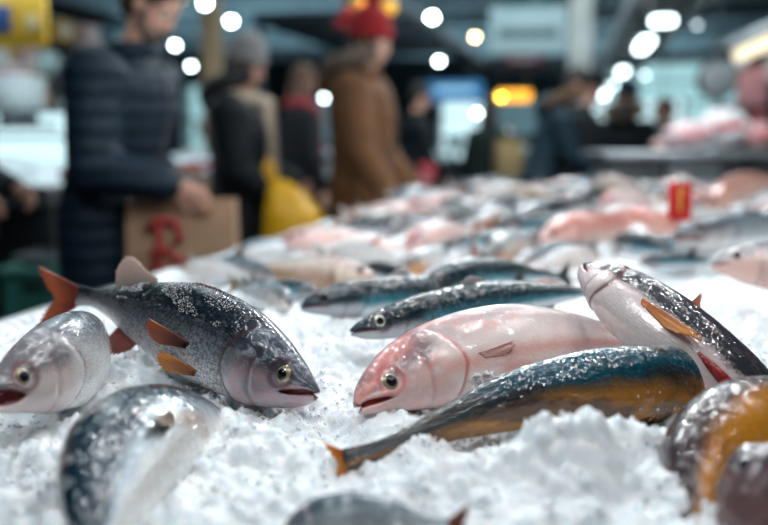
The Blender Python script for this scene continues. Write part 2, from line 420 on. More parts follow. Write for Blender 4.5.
    col = mixc(nt, smooth(nt, mo.outputs['Fac'], .15, .75), col, mouthc)
    nt.links.new(col, b.inputs['Base Color'])
    nt.links.new(mth(nt, 'MULTIPLY', smooth(nt, vv, stops[1]+.08, stops[2], 1.0, .12), metal), b.inputs['Metallic']); b.inputs['Specular IOR Level'].default_value = .12; b.inputs['Roughness'].default_value = rough
    b.inputs['Coat Weight'].default_value = coat; b.inputs['Coat Roughness'].default_value = .045
    if sss:
        b.inputs['Subsurface Weight'].default_value = sss; b.inputs['Subsurface Radius'].default_value = (.5, .2, .12); b.inputs['Subsurface Scale'].default_value = .012
    n5 = nd(nt, 'ShaderNodeTexNoise', {'Vector': B.outputs['Vector'], 'Scale': 95., 'Detail': 3.0, 'Roughness': .55})
    hgt = mth(nt, 'ADD', mth(nt, 'MULTIPLY', mth(nt, 'MULTIPLY', vor.outputs['Distance'], bodymask), -.5), mth(nt, 'MULTIPLY', n5.outputs[0], wet*.8))
    hgt = mth(nt, 'ADD', hgt, mth(nt, 'MULTIPLY', n2.outputs[0], .25))
    bp = nd(nt, 'ShaderNodeBump', {'Height': hgt, 'Strength': bumpk, 'Distance': .003})
    nt.links.new(bp.outputs[0], b.inputs['Normal']); 
    w1 = nd(nt, 'ShaderNodeTexNoise', {'Vector': B.outputs['Vector'], 'Scale': 75., 'Detail': 1.0}); w2 = nd(nt, 'ShaderNodeTexNoise', {'Vector': B.outputs['Vector'], 'Scale': 230., 'Detail': 1.0})
    hw_ = mth(nt, 'ADD', mth(nt, 'MULTIPLY', w1.outputs[0], 1.5), mth(nt, 'MULTIPLY', w2.outputs[0], .22))
    bw = nd(nt, 'ShaderNodeBump', {'Height': hw_, 'Strength': min(1., wet*1.1), 'Distance': .0028}); nt.links.new(bw.outputs[0], b.inputs['Coat Normal'])
    return m
def fin_mat(name, base, tip, ray=(.05, .02, .015), transl=.35, k=.5):
    m, nt, b = new_mat(name)
    A = nd(nt, 'ShaderNodeAttribute', attribute_name='prof'); sx = nd(nt, 'ShaderNodeSeparateXYZ', {0: A.outputs['Vector']})
    tc = nd(nt, 'ShaderNodeTexCoord'); nz = nd(nt, 'ShaderNodeTexNoise', {'Vector': tc.outputs['Object'], 'Scale': 120., 'Detail': 4.0})
    t = mth(nt, 'ADD', sx.outputs[1], mth(nt, 'MULTIPLY', mth(nt, 'SUBTRACT', nz.outputs[0], .5), .5))
    col = mixc(nt, smooth(nt, t, 0.1, .9), base, tip)
    fr = mth(nt, 'ABSOLUTE', mth(nt, 'SUBTRACT', mth(nt, 'FRACT', sx.outputs[0]), .5))
    col = mixc(nt, mth(nt, 'MULTIPLY', mth(nt, 'SUBTRACT', 1.0, smooth(nt, fr, .05, .25)), k), col, ray)
    nt.links.new(col, b.inputs['Base Color']); b.inputs['Roughness'].default_value = .3; b.inputs['Coat Weight'].default_value = .4
    tr = nd(nt, 'ShaderNodeBsdfTranslucent', {0: col}); mx = nd(nt, 'ShaderNodeMixShader', {0: transl, 1: b.outputs[0], 2: tr.outputs[0]})
    nt.links.new(mx.outputs[0], nt.nodes['Material Output'].inputs[0]); return m
def iris_mat(name, col):
    m, nt, b = new_mat(name); tc = nd(nt, 'ShaderNodeTexCoord')
    nz = nd(nt, 'ShaderNodeTexNoise', {'Vector': tc.outputs['Object'], 'Scale': 500., 'Detail': 2.0})
    c = ramp(nt, nz.outputs[0], [(.3, tuple(x*.5 for x in col)), (.7, col)])
    nt.links.new(c, b.inputs['Base Color']); b.inputs['Roughness'].default_value = .12; b.inputs['Metallic'].default_value = .3; b.inputs['Coat Weight'].default_value = 1.0
    return m
# ------------------------------------------------------------------ crushed ice
def _h(ix, iy, k):
    n = (ix.astype(np.int64)*374761393 + iy.astype(np.int64)*668265263 + k*1442695041) & 0xffffffff
    n = ((n ^ (n >> 13))*1274126177) & 0xffffffff
    return ((n ^ (n >> 16)) & 0xffff)/65535.0
def vnoise(x, y, k=0):
    ix, iy = np.floor(x), np.floor(y); fx, fy = x-ix, y-iy; fx = fx*fx*(3-2*fx); fy = fy*fy*(3-2*fy)
    a, b, c, d = _h(ix, iy, k), _h(ix+1, iy, k), _h(ix, iy+1, k), _h(ix+1, iy+1, k)
    return (a*(1-fx)+b*fx)*(1-fy)+(c*(1-fx)+d*fx)*fy
def worley(x, y, k=0):
    ix, iy = np.floor(x), np.floor(y); best = np.full(x.shape, 9.0); hh = np.zeros(x.shape)
    for dx in (-1, 0, 1):
        for dy in (-1, 0, 1):
            cx, cy = ix+dx, iy+dy; d = np.hypot(cx+_h(cx, cy, k)-x, cy+_h(cx, cy, k+9)-y)
            m = d < best; best = np.where(m, d, best); hh = np.where(m, _h(cx, cy, k+17), hh)
    return best, hh
MOUNDS = []          # (x, y, radius x, radius y, height)
def mound(px, py, z, rx, ry, h):
    p = on(px, py, z); MOUNDS.append((p.x, p.y, rx, ry, h))
def ice_base(x, y):
    z = 0.849 + 0.010*np.clip((y-1.2)/1.5, 0, 1) + 0.02*np.clip((y-2.4)/2.5, 0, 1)
    z = z - 0.014*np.clip((y-1.15)/.3, 0, 1) + 0.020*(vnoise(x*6+3, y*6+1, 1)-.5) + 0.022*(vnoise(x*16, y*16, 2)-.5) + 0.016*(vnoise(x*30+5, y*30, 12)-.5)
    for cx, cy, rx, ry, h in MOUNDS: z = z + h*np.exp(-((x-cx)/rx)**2-((y-cy)/ry)**2)
    return z
def edge_s(x, y):      # distance inside the counter's left edge
    return (x-EDGE0.x)*HA.x + (y-EDGE0.y)*HA.y
EDGE0 = Vector((-.82, 1.0, 0))
def ice_h(x, y):
    z = ice_base(x, y)
    s = edge_s(x, y); z = z - 0.05*np.clip(1-s/0.16, 0, 1)**2
    return z
def ice_detail(x, y):
    wx = x+0.004*vnoise(x*180, y*180, 5); wy = y+0.004*vnoise(x*180, y*180, 6)
    a, ha = worley(wx*62, wy*62, 3); b, hb = worley(wx*150, wy*150, 4); c, hc = worley(wx*330, wy*330, 8)
    return 0.0115*(0.62-a)*(.35+ha) + 0.0055*(.6-b)*(.3+hb) + 0.0024*(.6-c)*(.4+hc) + 0.012*(vnoise(x*38, y*38, 7)-.5)
def ice_grid(x0, x1, y0, y1, step, detail=1.0, inset=0.0):
    nx, ny = int((x1-x0)/step)+1, int((y1-y0)/step)+1
    X, Y = np.meshgrid(np.linspace(x0, x1, nx), np.linspace(y0, y1, ny))
    X = X + (0.30*step)*(vnoise(X*900, Y*900, 21)-.5); Y = Y + (0.30*step)*(vnoise(X*900, Y*900, 22)-.5)
    Z = ice_h(X, Y) + detail*ice_detail(X, Y) - inset
    # crumbs overhang a little
    V = np.stack([X, Y, Z], -1).reshape(-1, 3)
    i = np.arange((nx-1)*(ny-1)); r, c = i//(nx-1), i % (nx-1); a = r*nx+c
    F = np.stack([a, a+1, a+nx+1, a+nx], -1)
    keep = ((edge_s(X, Y) > 0.0) & (X*HB.x+Y*HB.y < 4.80)).reshape(-1)
    F = F[keep[F].all(1)]
    return V, F
def make_ice():
    V1, F1 = ice_grid(-.95, .75, .50, 1.60, .0030)
    V2, F2 = ice_grid(-.80, 1.75, 1.60-.003, 3.0, .009, 1.0)
    V2b, F2b = ice_grid(.75-.003, 1.3, .50, 1.60, .009, 1.0)
    V3, F3 = ice_grid(-.6, 3.2, 3.0-.01, 5.3, .022, .8)
    Vs, Fs, k = [], [], 0
    for V, F in ((V1, F1), (V2, F2), (V2b, F2b), (V3, F3)):
        Vs.append(V); Fs.append(F+k); k += len(V)
    V = np.concatenate(Vs); F = np.concatenate(Fs)
    me = bpy.data.meshes.new('crushed_ice'); me.vertices.add(len(V)); me.vertices.foreach_set('co', V.astype(np.float32).ravel())
    me.loops.add(len(F)*4); me.loops.foreach_set('vertex_index', F.astype(np.int32).ravel())
    me.polygons.add(len(F)); me.polygons.foreach_set('loop_start', np.arange(0, len(F)*4, 4, dtype=np.int32)); me.polygons.foreach_set('loop_total', np.full(len(F), 4, np.int32))
    me.update(); me.validate()
    o = link_mesh('crushed_ice', me, M_ice, None, False)
    tag(o, 'loose bed of white crushed ice heaped under all the fish on the counter', 'ice', kind='stuff')
    # loose grains lying on the bed: one mesh
    rng = np.random.RandomState(5); N = 20000
    ic = bmesh.new(); bmesh.ops.create_icosphere(ic, subdivisions=1, radius=1); base = np.array([v.co[:] for v in ic.verts]); ic.verts.index_update()
    bf = np.array([[v.index for v in f.verts] for f in ic.faces]); ic.free()
    q = rng.rand(N)**1.5; y = .52+q*1.5; x = (rng.rand(N)*2-1)*(.10+y*.48)
    r = (0.0009+0.0020*rng.rand(N)**2.5)
    z = ice_h(x, y)+ice_detail(x, y)+r*.3
    cl = vnoise(x*45, y*45, 31) > .42
    ok = (edge_s(x, y) > .01) & cl; x, y, z, r = x[ok], y[ok], z[ok], r[ok]; N = len(x)
    sc = r[:, None, None]*(.6+.8*rng.rand(N, 1, 3)); P = base[None]*sc*(0.75+.5*rng.rand(N, len(base), 1))
    ang = rng.rand(N)*6.28; ca, sa = np.cos(ang)[:, None], np.sin(ang)[:, None]
    P = np.stack([P[..., 0]*ca-P[..., 2]*sa, P[..., 1], P[..., 0]*sa+P[..., 2]*ca], -1)
    P += np.stack([x, y, z], -1)[:, None]
    F = (bf[None]+(np.arange(N)*len(base))[:, None, None]).reshape(-1, 3); V = P.reshape(-1, 3)
    me = bpy.data.meshes.new('ice_grains'); me.vertices.add(len(V)); me.vertices.foreach_set('co', V.astype(np.float32).ravel())
    me.loops.add(len(F)*3); me.loops.foreach_set('vertex_index', F.astype(np.int32).ravel())
    me.polygons.add(len(F)); me.polygons.foreach_set('loop_start', np.arange(0, len(F)*3, 3, dtype=np.int32)); me.polygons.foreach_set('loop_total', np.full(len(F), 3, np.int32))
    me.update(); me.validate()
    o = link_mesh('ice_grains', me, M_ice, None, False)
    tag(o, 'small clear loose ice grains strewn over the crushed ice bed', 'ice', kind='stuff')
def ice_mat():
    m, nt, b = new_mat('crushed_ice'); tc = nd(nt, 'ShaderNodeTexCoord')
    n1 = nd(nt, 'ShaderNodeTexNoise', {'Vector': tc.outputs['Object'], 'Scale': 420., 'Detail': 4.0, 'Roughness': .6})
    n2 = nd(nt, 'ShaderNodeTexVoronoi', {'Vector': tc.outputs['Object'], 'Scale': 520.}, feature='F1')
    nt.links.new(ramp(nt, n1.outputs[0], [(.3, (.74, .79, .83)), (.65, (.86, .90, .93))]), b.inputs['Base Color'])
    b.inputs['Roughness'].default_value = .28; b.inputs['IOR'].default_value = 1.31
    b.inputs['Subsurface Weight'].default_value = .75; b.inputs['Subsurface Radius'].default_value = (.7, .9, 1.0); b.inputs['Subsurface Scale'].default_value = .008
    b.inputs['Transmission Weight'].default_value = .04
    h = mth(nt, 'ADD', n1.outputs[0], n2.outputs['Distance'])
    bp = nd(nt, 'ShaderNodeBump', {'Height': h, 'Strength': .40, 'Distance': .0014}); nt.links.new(bp.outputs[0], b.inputs['Normal'])
    return m
# heaps of ice between and over the fish
mound(625, 440, .88, .075, .050, .042); mound(560, 450, .88, .045, .04, .026); mound(455, 470, .87, .06, .035, .020); mound(360, 470, .86, .09, .03, -.014)
mound(330, 330, .87, .10, .16, .012)
# ------------------------------------------------------------------ materials of the fish
M_pupil = flat('fish_pupil', (.004, .004, .006), .06, noise=0.0)
M_ice = ice_mat()
MI_gold = iris_mat('iris_gold', (.52, .44, .28)); MI_white = iris_mat('iris_pale', (.72, .70, .60)); MI_grey = iris_mat('iris_grey', (.50, .56, .58)); MI_dark = iris_mat('iris_dark', (.03, .03, .035))
BASS = fish_mat('bass_skin', (.60, .58, .60), (.25, .28, .32), (.012, .022, .032), head=((.50, .34, .36), (.05, .06, .08), (.42, .46, .52), .9), mouthc=(.22, .05, .05), gillc=(.09, .03, .04), stops=(.18, .42, .70), scale=230, scale_amt=.8, spk=.06, midline=(.60, .05, (.02, .03, .04), .55), metal=.45, rough=.26, bumpk=.5)
PALEB = fish_mat('pale_bass_skin', (.80, .78, .76), (.66, .66, .66), (.12, .15, .17), head=((.80, .66, .64), (.20, .18, .20), (.75, .78, .78), .6), mouthc=(.10, .008, .01), stops=(.35, .60, .86), scale=260, spk=.2, metal=.2, scale_amt=.25, sss=.1)
PINK = fish_mat('pink_skin', (.86, .72, .68), (.86, .73, .70), (.46, .38, .39), head=((.76, .50, .47), (.24, .17, .19), (.78, .72, .72), .75), stops=(.22, .55, .90), scale=330, scale_amt=.06, spk=.10, blotch=(.78, .26, .22), blotch_amt=.6, blotch_th=.58, midline=(.36, .16, (.78, .36, .31), .75), metal=.05, rough=.25, gillc=(.50, .10, .10), mouthc=(.30, .02, .02), sss=.15, bumpk=.10)
MACK = fish_mat('mackerel_skin', (.62, .66, .68), (.05, .24, .31), (.003, .028, .042), gillc=(.04, .025, .03), head=((.36, .35, .37), (.006, .018, .028), (.26, .32, .36), .35), hsm=(.22, .46), stops=(.16, .34, .54), scale=420, stripes=.8, spk=.10, metal=.45, rough=.2, coat=.9, scale_amt=.25, wet=.8, bumpk=.55)
GOLDM = fish_mat('golden_mackerel_skin', (.58, .24, .035), (.24, .14, .06), (.002, .070, .105), head=((.35, .18, .08), (.02, .04, .05)), stops=(.34, .47, .58), scale=420, stripes=.35, stripe_col=(.004, .02, .03), spk=.06, metal=.4, rough=.17, coat=1.0, rear=(.60, .85, (.035, .028, .026), .6), scale_amt=.25, wet=.8, bumpk=.25, head_u=.01, blotch=(.03, .02, .02), blotch_amt=.85, blotch_th=.53)
LEAN = fish_mat('dark_backed_white_skin', (.86, .76, .75), (.80, .68, .68), (.035, .035, .045), head=((.84, .72, .72), (.06, .06, .07), (.50, .30, .28), .35), stops=(.25, .44, .53), hsm=(.40, .55), scale=240, scale_amt=.12, spk=.03, metal=.15, rough=.2, coat=.9, blotch=(.60, .20, .18), blotch_amt=.4, blotch_th=.62, wet=.8, bumpk=.15)
BLUEB = fish_mat('blue_backed_skin', (.76, .76, .74), (.28, .36, .41), (.006, .030, .050), stops=(.26, .46, .60), scale=200, spk=.30, metal=.25, rough=.2, coat=.9, blotch=(.42, .22, .12), blotch_amt=.55, blotch_th=.63, scale_amt=.4, wet=.6)
BROWN = fish_mat('orange_brown_skin', (.55, .22, .02), (.58, .23, .025), (.05, .03, .035), head=((.40, .20, .08), (.05, .03, .04), (.45, .38, .36), .5), stops=(.3, .60, .82), scale=150, spk=.1, blotch=(.05, .03, .03), blotch_amt=.8, blotch_th=.57, metal=.1, rough=.22, coat=1.0, scale_amt=.2, wet=.7)
PURPLE = fish_mat('purple_brown_skin', (.20, .11, .11), (.10, .06, .065), (.03, .022, .03), head=((.16, .10, .10), (.05, .035, .045), (.20, .19, .20), .35), stops=(.3, .5, .7), scale=150, spk=.1, metal=.1, rough=.24, coat=.8, scale_amt=.3)
SILV = fish_mat('silver_skin', (.80, .82, .82), (.56, .62, .65), (.08, .13, .16), head=((.7, .66, .64), (.12, .15, .17)), scale=220, spk=.35, metal=.35, rough=.24)
BEIGE = fish_mat('beige_skin', (.50, .33, .20), (.80, .74, .66), (.50, .42, .38), head=((.7, .6, .5), (.5, .4, .36)), scale=160, spk=.1, metal=.05, blotch=(.70, .45, .40), blotch_amt=.4, sss=.1)
DARK = fish_mat('dark_skin', (.62, .66, .68), (.05, .09, .12), (.004, .012, .020), head=((.3, .3, .3), (.02, .03, .04)), stops=(.30, .42, .58), scale=200, spk=.15, metal=.25, rough=.2, coat=.9)
WHITE = fish_mat('white_skin', (.88, .86, .84), (.84, .84, .83), (.42, .46, .48), head=((.85, .76, .72), (.45, .44, .45)), stops=(.35, .62, .9), scale=180, spk=.1, metal=.05, blotch=(.75, .48, .40), blotch_amt=.35, sss=.1)
SALM = fish_mat('salmon_skin', (.80, .52, .45), (.74, .34, .27), (.55, .16, .13), head=((.8, .5, .45), (.5, .2, .18)), scale=200, spk=.05, metal=.0, rough=.3, sss=.15, blotch=(.88, .70, .64), blotch_amt=.6)
ORBEL = fish_mat('orange_bellied_skin', (.55, .20, .06), (.80, .72, .66), (.50, .56, .58), head=((.6, .3, .15), (.2, .2, .2)), scale=200, spk=.2, metal=.1)
F_or = fin_mat('orange_fin', (.22, .05, .035), (.50, .14, .06), (.14, .03, .03)); F_or2 = fin_mat('bright_orange_fin', (.60, .16, .02), (.78, .32, .05), (.32, .08, .02))
F_pale = fin_mat('pale_spiny_fin', (.34, .28, .26), (.62, .46, .40), (.62, .52, .46), k=.6); F_dark = fin_mat('dark_fin', (.05, .06, .07), (.12, .11, .10), (.02, .02, .02)); F_red = fin_mat('reddish_fin', (.40, .10, .08), (.30, .08, .06), (.65, .45, .42), k=.35)
F_tan = fin_mat('tan_fin', (.30, .20, .13), (.42, .30, .20)); F_pink = fin_mat('pink_fin', (.80, .52, .48), (.80, .45, .40), (.70, .36, .32), k=.3); F_grey = fin_mat('grey_fin', (.30, .32, .33), (.45, .42, .40), (.15, .15, .16)); F_yel = fin_mat('dark_yellow_fin', (.16, .11, .02), (.35, .20, .03), (.05, .04, .02))

def fish(name, label, prof, pts, H, dorsal, mat, open_=.08, eye=None, iris=None, tail=None, fins=(), nu=110, na=72, group=None, twist=0.0, wr=None, tail_kw=None, nohead=False, pm=None):
    f = Fish(prof, pts, H, dorsal, open_, twist, wr, nohead=nohead, pm=pm); c = f.centre(.45)[0]
    root = thing(name, label, 'fish', (c.x, c.y, c.z-H*.8), group)
    f.body(mat, root, nu, na)
    if eye: f.eyes(eye, iris or MI_gold, root)
    if tail: f.tail(tail, root, **(tail_kw or {}))
    for kind, kw in fins: getattr(f, kind)(parent=root, **kw)
    return f, root
UPB = Vector((0, .45, 1)); UPF = Vector((0, .9, .5))

# ------------------------------------------------------------------ the fish in focus
f1, r1 = fish('sea_bass', 'silver-grey bass with orange fins and raised spiny dorsal fin, head resting on ice', 'bass',
     [at(317, 393, .90), at(296, 384, .925), at(262, 366, .965), at(215, 340, 1.02), at(165, 320, 1.09), at(122, 306, 1.15), at(92, 298, 1.20), at(78, 296, 1.22)], .0555, (-.12, .50, .86), BASS, open_=.15, eye=.0125, nu=190, na=110,
     tail=F_or, tail_kw=dict(L=.074, spread=.46, fork=.52, asym=1.1, up=Vector((-.6, -.35, -.14)), rays=20),
     fins=[('dorsal', dict(mat=F_pale, u0=.66, u1=.83, L=.044, lens=(.22, .42, .70, .95, 1.0, .62), rays=14, back=.35)),
           ('dorsal', dict(mat=F_red, u0=.34, u1=.52, L=.014, lens=(.3, .7, .8, .8, .4), rays=10, back=2.2)),
           ('pectoral', dict(mat=F_or, side=1, u=.37, zn=-.18, L=.072, droop=-.02, out=.28, wide=.20, rays=12)),
           ('pectoral', dict(mat=F_or, side=-1, u=.37, zn=-.18, L=.072, droop=-.02, out=.28, wide=.20, rays=12)),
           ('pectoral', dict(mat=F_or2, side=1, u=.33, zn=-.66, L=.062, droop=-.02, out=.30, wide=.18, name='pelvic_fin')),
           ('pectoral', dict(mat=F_or2, side=-1, u=.33, zn=-.66, L=.062, droop=-.02, out=.30, wide=.18, name='pelvic_fin')),
           ('dorsal', dict(mat=F_red, u0=.66, u1=.76, L=.040, name='anal_fin', a=-PI/2, lens=(.5, 1, .9, .7), rays=9, back=.9))])
f2, r2 = fish('sea_bream', 'pale pink fish with gold-ringed eye and open red mouth lying in the middle', 'bream',
     [at(357, 407, .875), at(378, 394, .90), at(410, 379, .935), at(455, 362, .975), at(520, 346, 1.03), at(585, 342, 1.09), at(640, 345, 1.13), at(680, 350, 1.16)], .0500, (-.18, .62, .78), PINK, open_=.20, eye=.0132, nu=190, na=110,
     tail=F_red, tail_kw=dict(L=.05), fins=[('pectoral', dict(mat=F_pink, side=1, u=.31, zn=-.15, L=.050, out=.05, droop=.02, wide=.12)), ('pectoral', dict(mat=F_pink, side=-1, u=.31, zn=-.15, L=.050, out=.05, droop=.02, wide=.12))])
f3, r3 = fish('mackerel', 'large blue-backed fish with golden belly stretched across the ice in front', 'blunt',
     [at(790, 412, 1.04), at(720, 390, .975), at(650, 384, .92), at(590, 388, .885), at(520, 400, .86), at(450, 424, .83), at(395, 446, .80), at(345, 461, .775)], .0420, (0.05, .45, .90), GOLDM, open_=.02, wr=.82, nohead=True, nu=170, na=100,
     tail=F_or2, tail_kw=dict(L=.020, spread=.6, fork=.4, rays=8))
f4, r4 = fish('trout', 'dark-backed white-bellied fish leaning head up across the pink fish', 'stub',
     [at(583, 266, 1.11), at(594, 275, 1.09), at(612, 289, 1.06), at(640, 311, 1.02), at(674, 336, .98), at(706, 362, .95), at(738, 390, .93), at(775, 425, .92), at(800, 450, .91)], .0440, (.70, .42, .55), LEAN, open_=.14, nu=170, na=100, wr=.78,
     tail=F_red, tail_kw=dict(L=.03),
     fins=[('pectoral', dict(mat=F_or2, side=1, u=.36, zn=-.10, L=.088, droop=.02, out=.05, wide=.14, rays=12)), ('pectoral', dict(mat=F_or2, side=-1, u=.36, zn=-.10, L=.088, droop=.02, out=.05, wide=.14, rays=12)),
           ('dorsal', dict(mat=F_or, u0=.42, u1=.46, L=.026, lens=(1, .8, .5, .3), rays=6, back=-.1))])
sgn = max((1, -1), key=lambda s: (f4.N(.7, (0 if s > 0 else PI)).dot(CAM-f4.P(.7, 0 if s > 0 else PI))))
A_ = lambda zn: math.asin(zn) if sgn > 0 else PI-math.asin(zn)
MB().tube([f4.P(u_, A_(-.35-.25*q_), .0005) for q_, u_ in ((0, .60), (.2, .65), (.45, .70), (.7, .75), (1, .81))], lambda q: .0016+.0055*math.sin(PI*min(1, max(0, q))), 10).build('belly_slit', flat('raw_red', (.30, .02, .02), .2, noise=.25, scale=150, bump=.4), r4, True)
fish('croaker', 'blurry orange and dark brown fish arched in the lower right corner', 'blunt',
     [at(850, 450, .86), at(790, 432, .83), at(745, 436, .79), at(712, 462, .745), at(700, 500, .70), at(694, 545, .655), at(700, 600, .62)], .053, (-.85, .25, .65), BROWN, open_=.02, tail=F_dark, wr=.85, nohead=True)
fish('croaker', 'dark purplish-brown fish in front of the orange one, lower right', 'blunt',
     [at(722, 472, .665), at(738, 480, .66), at(768, 500, .645), at(815, 540, .63), at(860, 580, .62), at(920, 610, .61)], .045, (.15, .55, .85), PURPLE, open_=.04, eye=.0110, iris=MI_grey, tail=F_dark)
fish('grey_mullet', 'blurry blue-backed white-bellied fish curving down the lower left ice', 'blunt',
     [at(228, 440, .91), at(205, 436, .885), at(168, 435, .84), at(134, 452, .765), at(112, 486, .70), at(100, 530, .635), at(98, 600, .57)], .058, (-.80, .20, .55), BLUEB, nohead=True, open_=.02, tail=F_dark,
     fins=[('pectoral', dict(mat=F_tan, side=1, u=.40, zn=-.05, L=.052, droop=.1, out=.12, wide=.2)), ('pectoral', dict(mat=F_tan, side=-1, u=.40, zn=-.05, L=.052, droop=.1, out=.12, wide=.2)),
           ('dorsal', dict(mat=F_red, u0=.03, u1=.10, a=-PI/2, L=.035, name='pelvic_fin', lens=(.6, 1, .5), rays=6, back=-.8)), ('dorsal', dict(mat=F_or2, u0=.52, u1=.58, a=-PI/2, L=.025, name='anal_fin', lens=(.6, 1, .5), rays=6, back=.6))])
fish('sea_bass', 'pale blurry bass with gaping red mouth cut off by the left edge', 'bass',
     [at(-14, 398, .80), at(8, 388, .83), at(38, 374, .875), at(64, 363, .93), at(84, 354, 1.02), at(96, 347, 1.12), at(102, 343, 1.22)], .0520, (-.10, .55, .80), PALEB, open_=.55, eye=.0115, iris=MI_gold,
     tail=F_or, tail_kw=dict(L=.035), fins=[('pectoral', dict(mat=F_or2, side=-1, u=.30, zn=.45, L=.03, droop=-.2, out=.1)), ('pectoral', dict(mat=F_red, side=-1, u=.33, zn=-.75, L=.03, droop=.1, out=.2, name='pelvic_fin'))])
fish('herring', 'blurry bluish fish half buried at the bottom edge of the ice', 'mackerel',
     [at(285, 540, .63), at(300, 535, .625), at(335, 528, .62), at(380, 525, .615), at(420, 524, .61), at(448, 524, .61)], .0250, (0, .5, .8), SILV, open_=.02, tail=F_red, tail_kw=dict(L=.02))

# ------------------------------------------------------------------ the rows behind
MIDF = [('dorsal', dict(mat=F_grey, u0=.40, u1=.50, L=.018, rays=6)), ('dorsal', dict(mat=F_grey, u0=.66, u1=.74, a=-PI/2, L=.015, name='anal_fin', rays=5))]
fish('mackerel', 'plump teal mackerel with dark face lying behind the gap of clear ice', 'mackerel', [at(301, 308, 1.36), at(320, 303, 1.37), at(345, 300, 1.39), at(385, 297, 1.43), at(425, 293, 1.47), at(470, 288, 1.52), at(510, 286, 1.56)], .0330, (0, .4, .9), MACK, eye=.0100, iris=MI_dark, tail=F_dark, fins=MIDF, nu=120)
fish('mackerel', 'long slim mackerel with round white-ringed eye above the pink fish', 'mackerel', [at(351, 332, 1.14), at(368, 328, 1.15), at(395, 321, 1.17), at(440, 311, 1.21), at(500, 300, 1.26), at(560, 294, 1.31), at(610, 292, 1.36)], .0295, (0, .4, .9), MACK, eye=.0105, iris=MI_white, tail=F_dark, fins=MIDF, nu=140)
fish('mackerel', 'dark mackerel with reddish cheek rising behind the slim mackerel', 'blunt', [at(424, 296, 1.42), at(440, 285, 1.45), at(465, 277, 1.5), at(495, 274, 1.56), at(525, 274, 1.62), at(560, 276, 1.68)], .0310, (0, .4, .9), MACK, eye=.008, iris=MI_dark, tail=F_dark, fins=MIDF, nu=90)
fish('mullet', 'silver fish facing left with dark eye and orange mouth near the red price tag', 'blunt', [at(676, 238, 1.98), at(690, 236, 2.0), at(715, 234, 2.04), at(745, 231, 2.1), at(790, 226, 2.2), at(840, 222, 2.3)], .042, (0, .35, .9), SILV, eye=.012, iris=MI_dark, open_=.2, tail=F_grey, fins=MIDF, nu=90)
fish('mullet', 'pink-bellied fish with bright eye entering from the right edge', 'bass', [at(711, 266, 1.50), at(730, 263, 1.49), at(755, 264, 1.48), at(790, 266, 1.47), at(840, 270, 1.46), at(900, 275, 1.45)], .044, (0, .45, .9), fish_mat('pink_bellied_skin', (.74, .50, .44), (.78, .66, .62), (.20, .22, .24), head=((.78, .52, .46), (.40, .40, .42)), stops=(.45, .62, .85), metal=.1, sss=.1), eye=.0125, iris=MI_white, open_=.06, pm=dict(eye=(.135, .28), gill=.36, mouth=(.10, -.05, -.2)), tail=F_grey, fins=MIDF, nu=90)

def crystals():
    rr = random.Random(9); v = []; F = []
    def put(p, r):
        k = len(v); b = [Vector(q) for q in ((1, 0, 0), (-1, 0, 0), (0, 1, 0), (0, -1, 0), (0, 0, 1), (0, 0, -1))]; R = Matrix.Rotation(rr.uniform(0, 6), 3, 'Z')@Matrix.Rotation(rr.uniform(0, 6), 3, 'X')
        v.extend(p+R@Vector((q.x*r*rr.uniform(.7, 1.3), q.y*r*rr.uniform(.6, 1.1), q.z*r*rr.uniform(.6, 1.1))) for q in b)
        F.extend(tuple(i+k for i in t) for t in ((0, 2, 4), (2, 1, 4), (1, 3, 4), (3, 0, 4), (2, 0, 5), (1, 2, 5), (3, 1, 5), (0, 3, 5)))
    def dust(f, n, u0, u1, z0, z1, r0, r1, th, key, top=False):
        c0 = f.P(.4, 0, 0)-CAM; s = 1 if f.N(.4, 0).dot(-c0) > 0 else -1
        for _ in range(n):
            u = rr.uniform(u0, u1); z = rr.uniform(z0, z1)
            if mnoise.noise(Vector((u*9+key, z*3, 0))) < th: continue
            a = math.asin(z) if s > 0 else PI-math.asin(z); r = rr.uniform(r0, r1)*rr.uniform(.5, 1); put(f.P(u, a, r*.5), r)
    dust(f1, 1900, .30, .78, .35, .98, .0005, .0013, -.02, 0); dust(f1, 300, .1, .24, .5, .95, .0005, .0010, .1, 4)
    dust(f2, 60, .27, .33, -.95, -.6, .0022, .0040, -.3, 2)
    dust(f3, 260, .15, .5, -.7, -.3, .0010, .0025, .05, 6); dust(f4, 120, .15, .6, -.5, .2, .0005, .0012, .1, 8)
    me = bpy.data.meshes.new('ice_crystals'); me.from_pydata([tuple(p) for p in v], [], F); me.update()
    tag(link_mesh('ice_crystals', me, M_ice, None, False), 'fine ice crystals clinging to the backs of the front fish', 'ice', kind='stuff')
crystals()
make_ice()
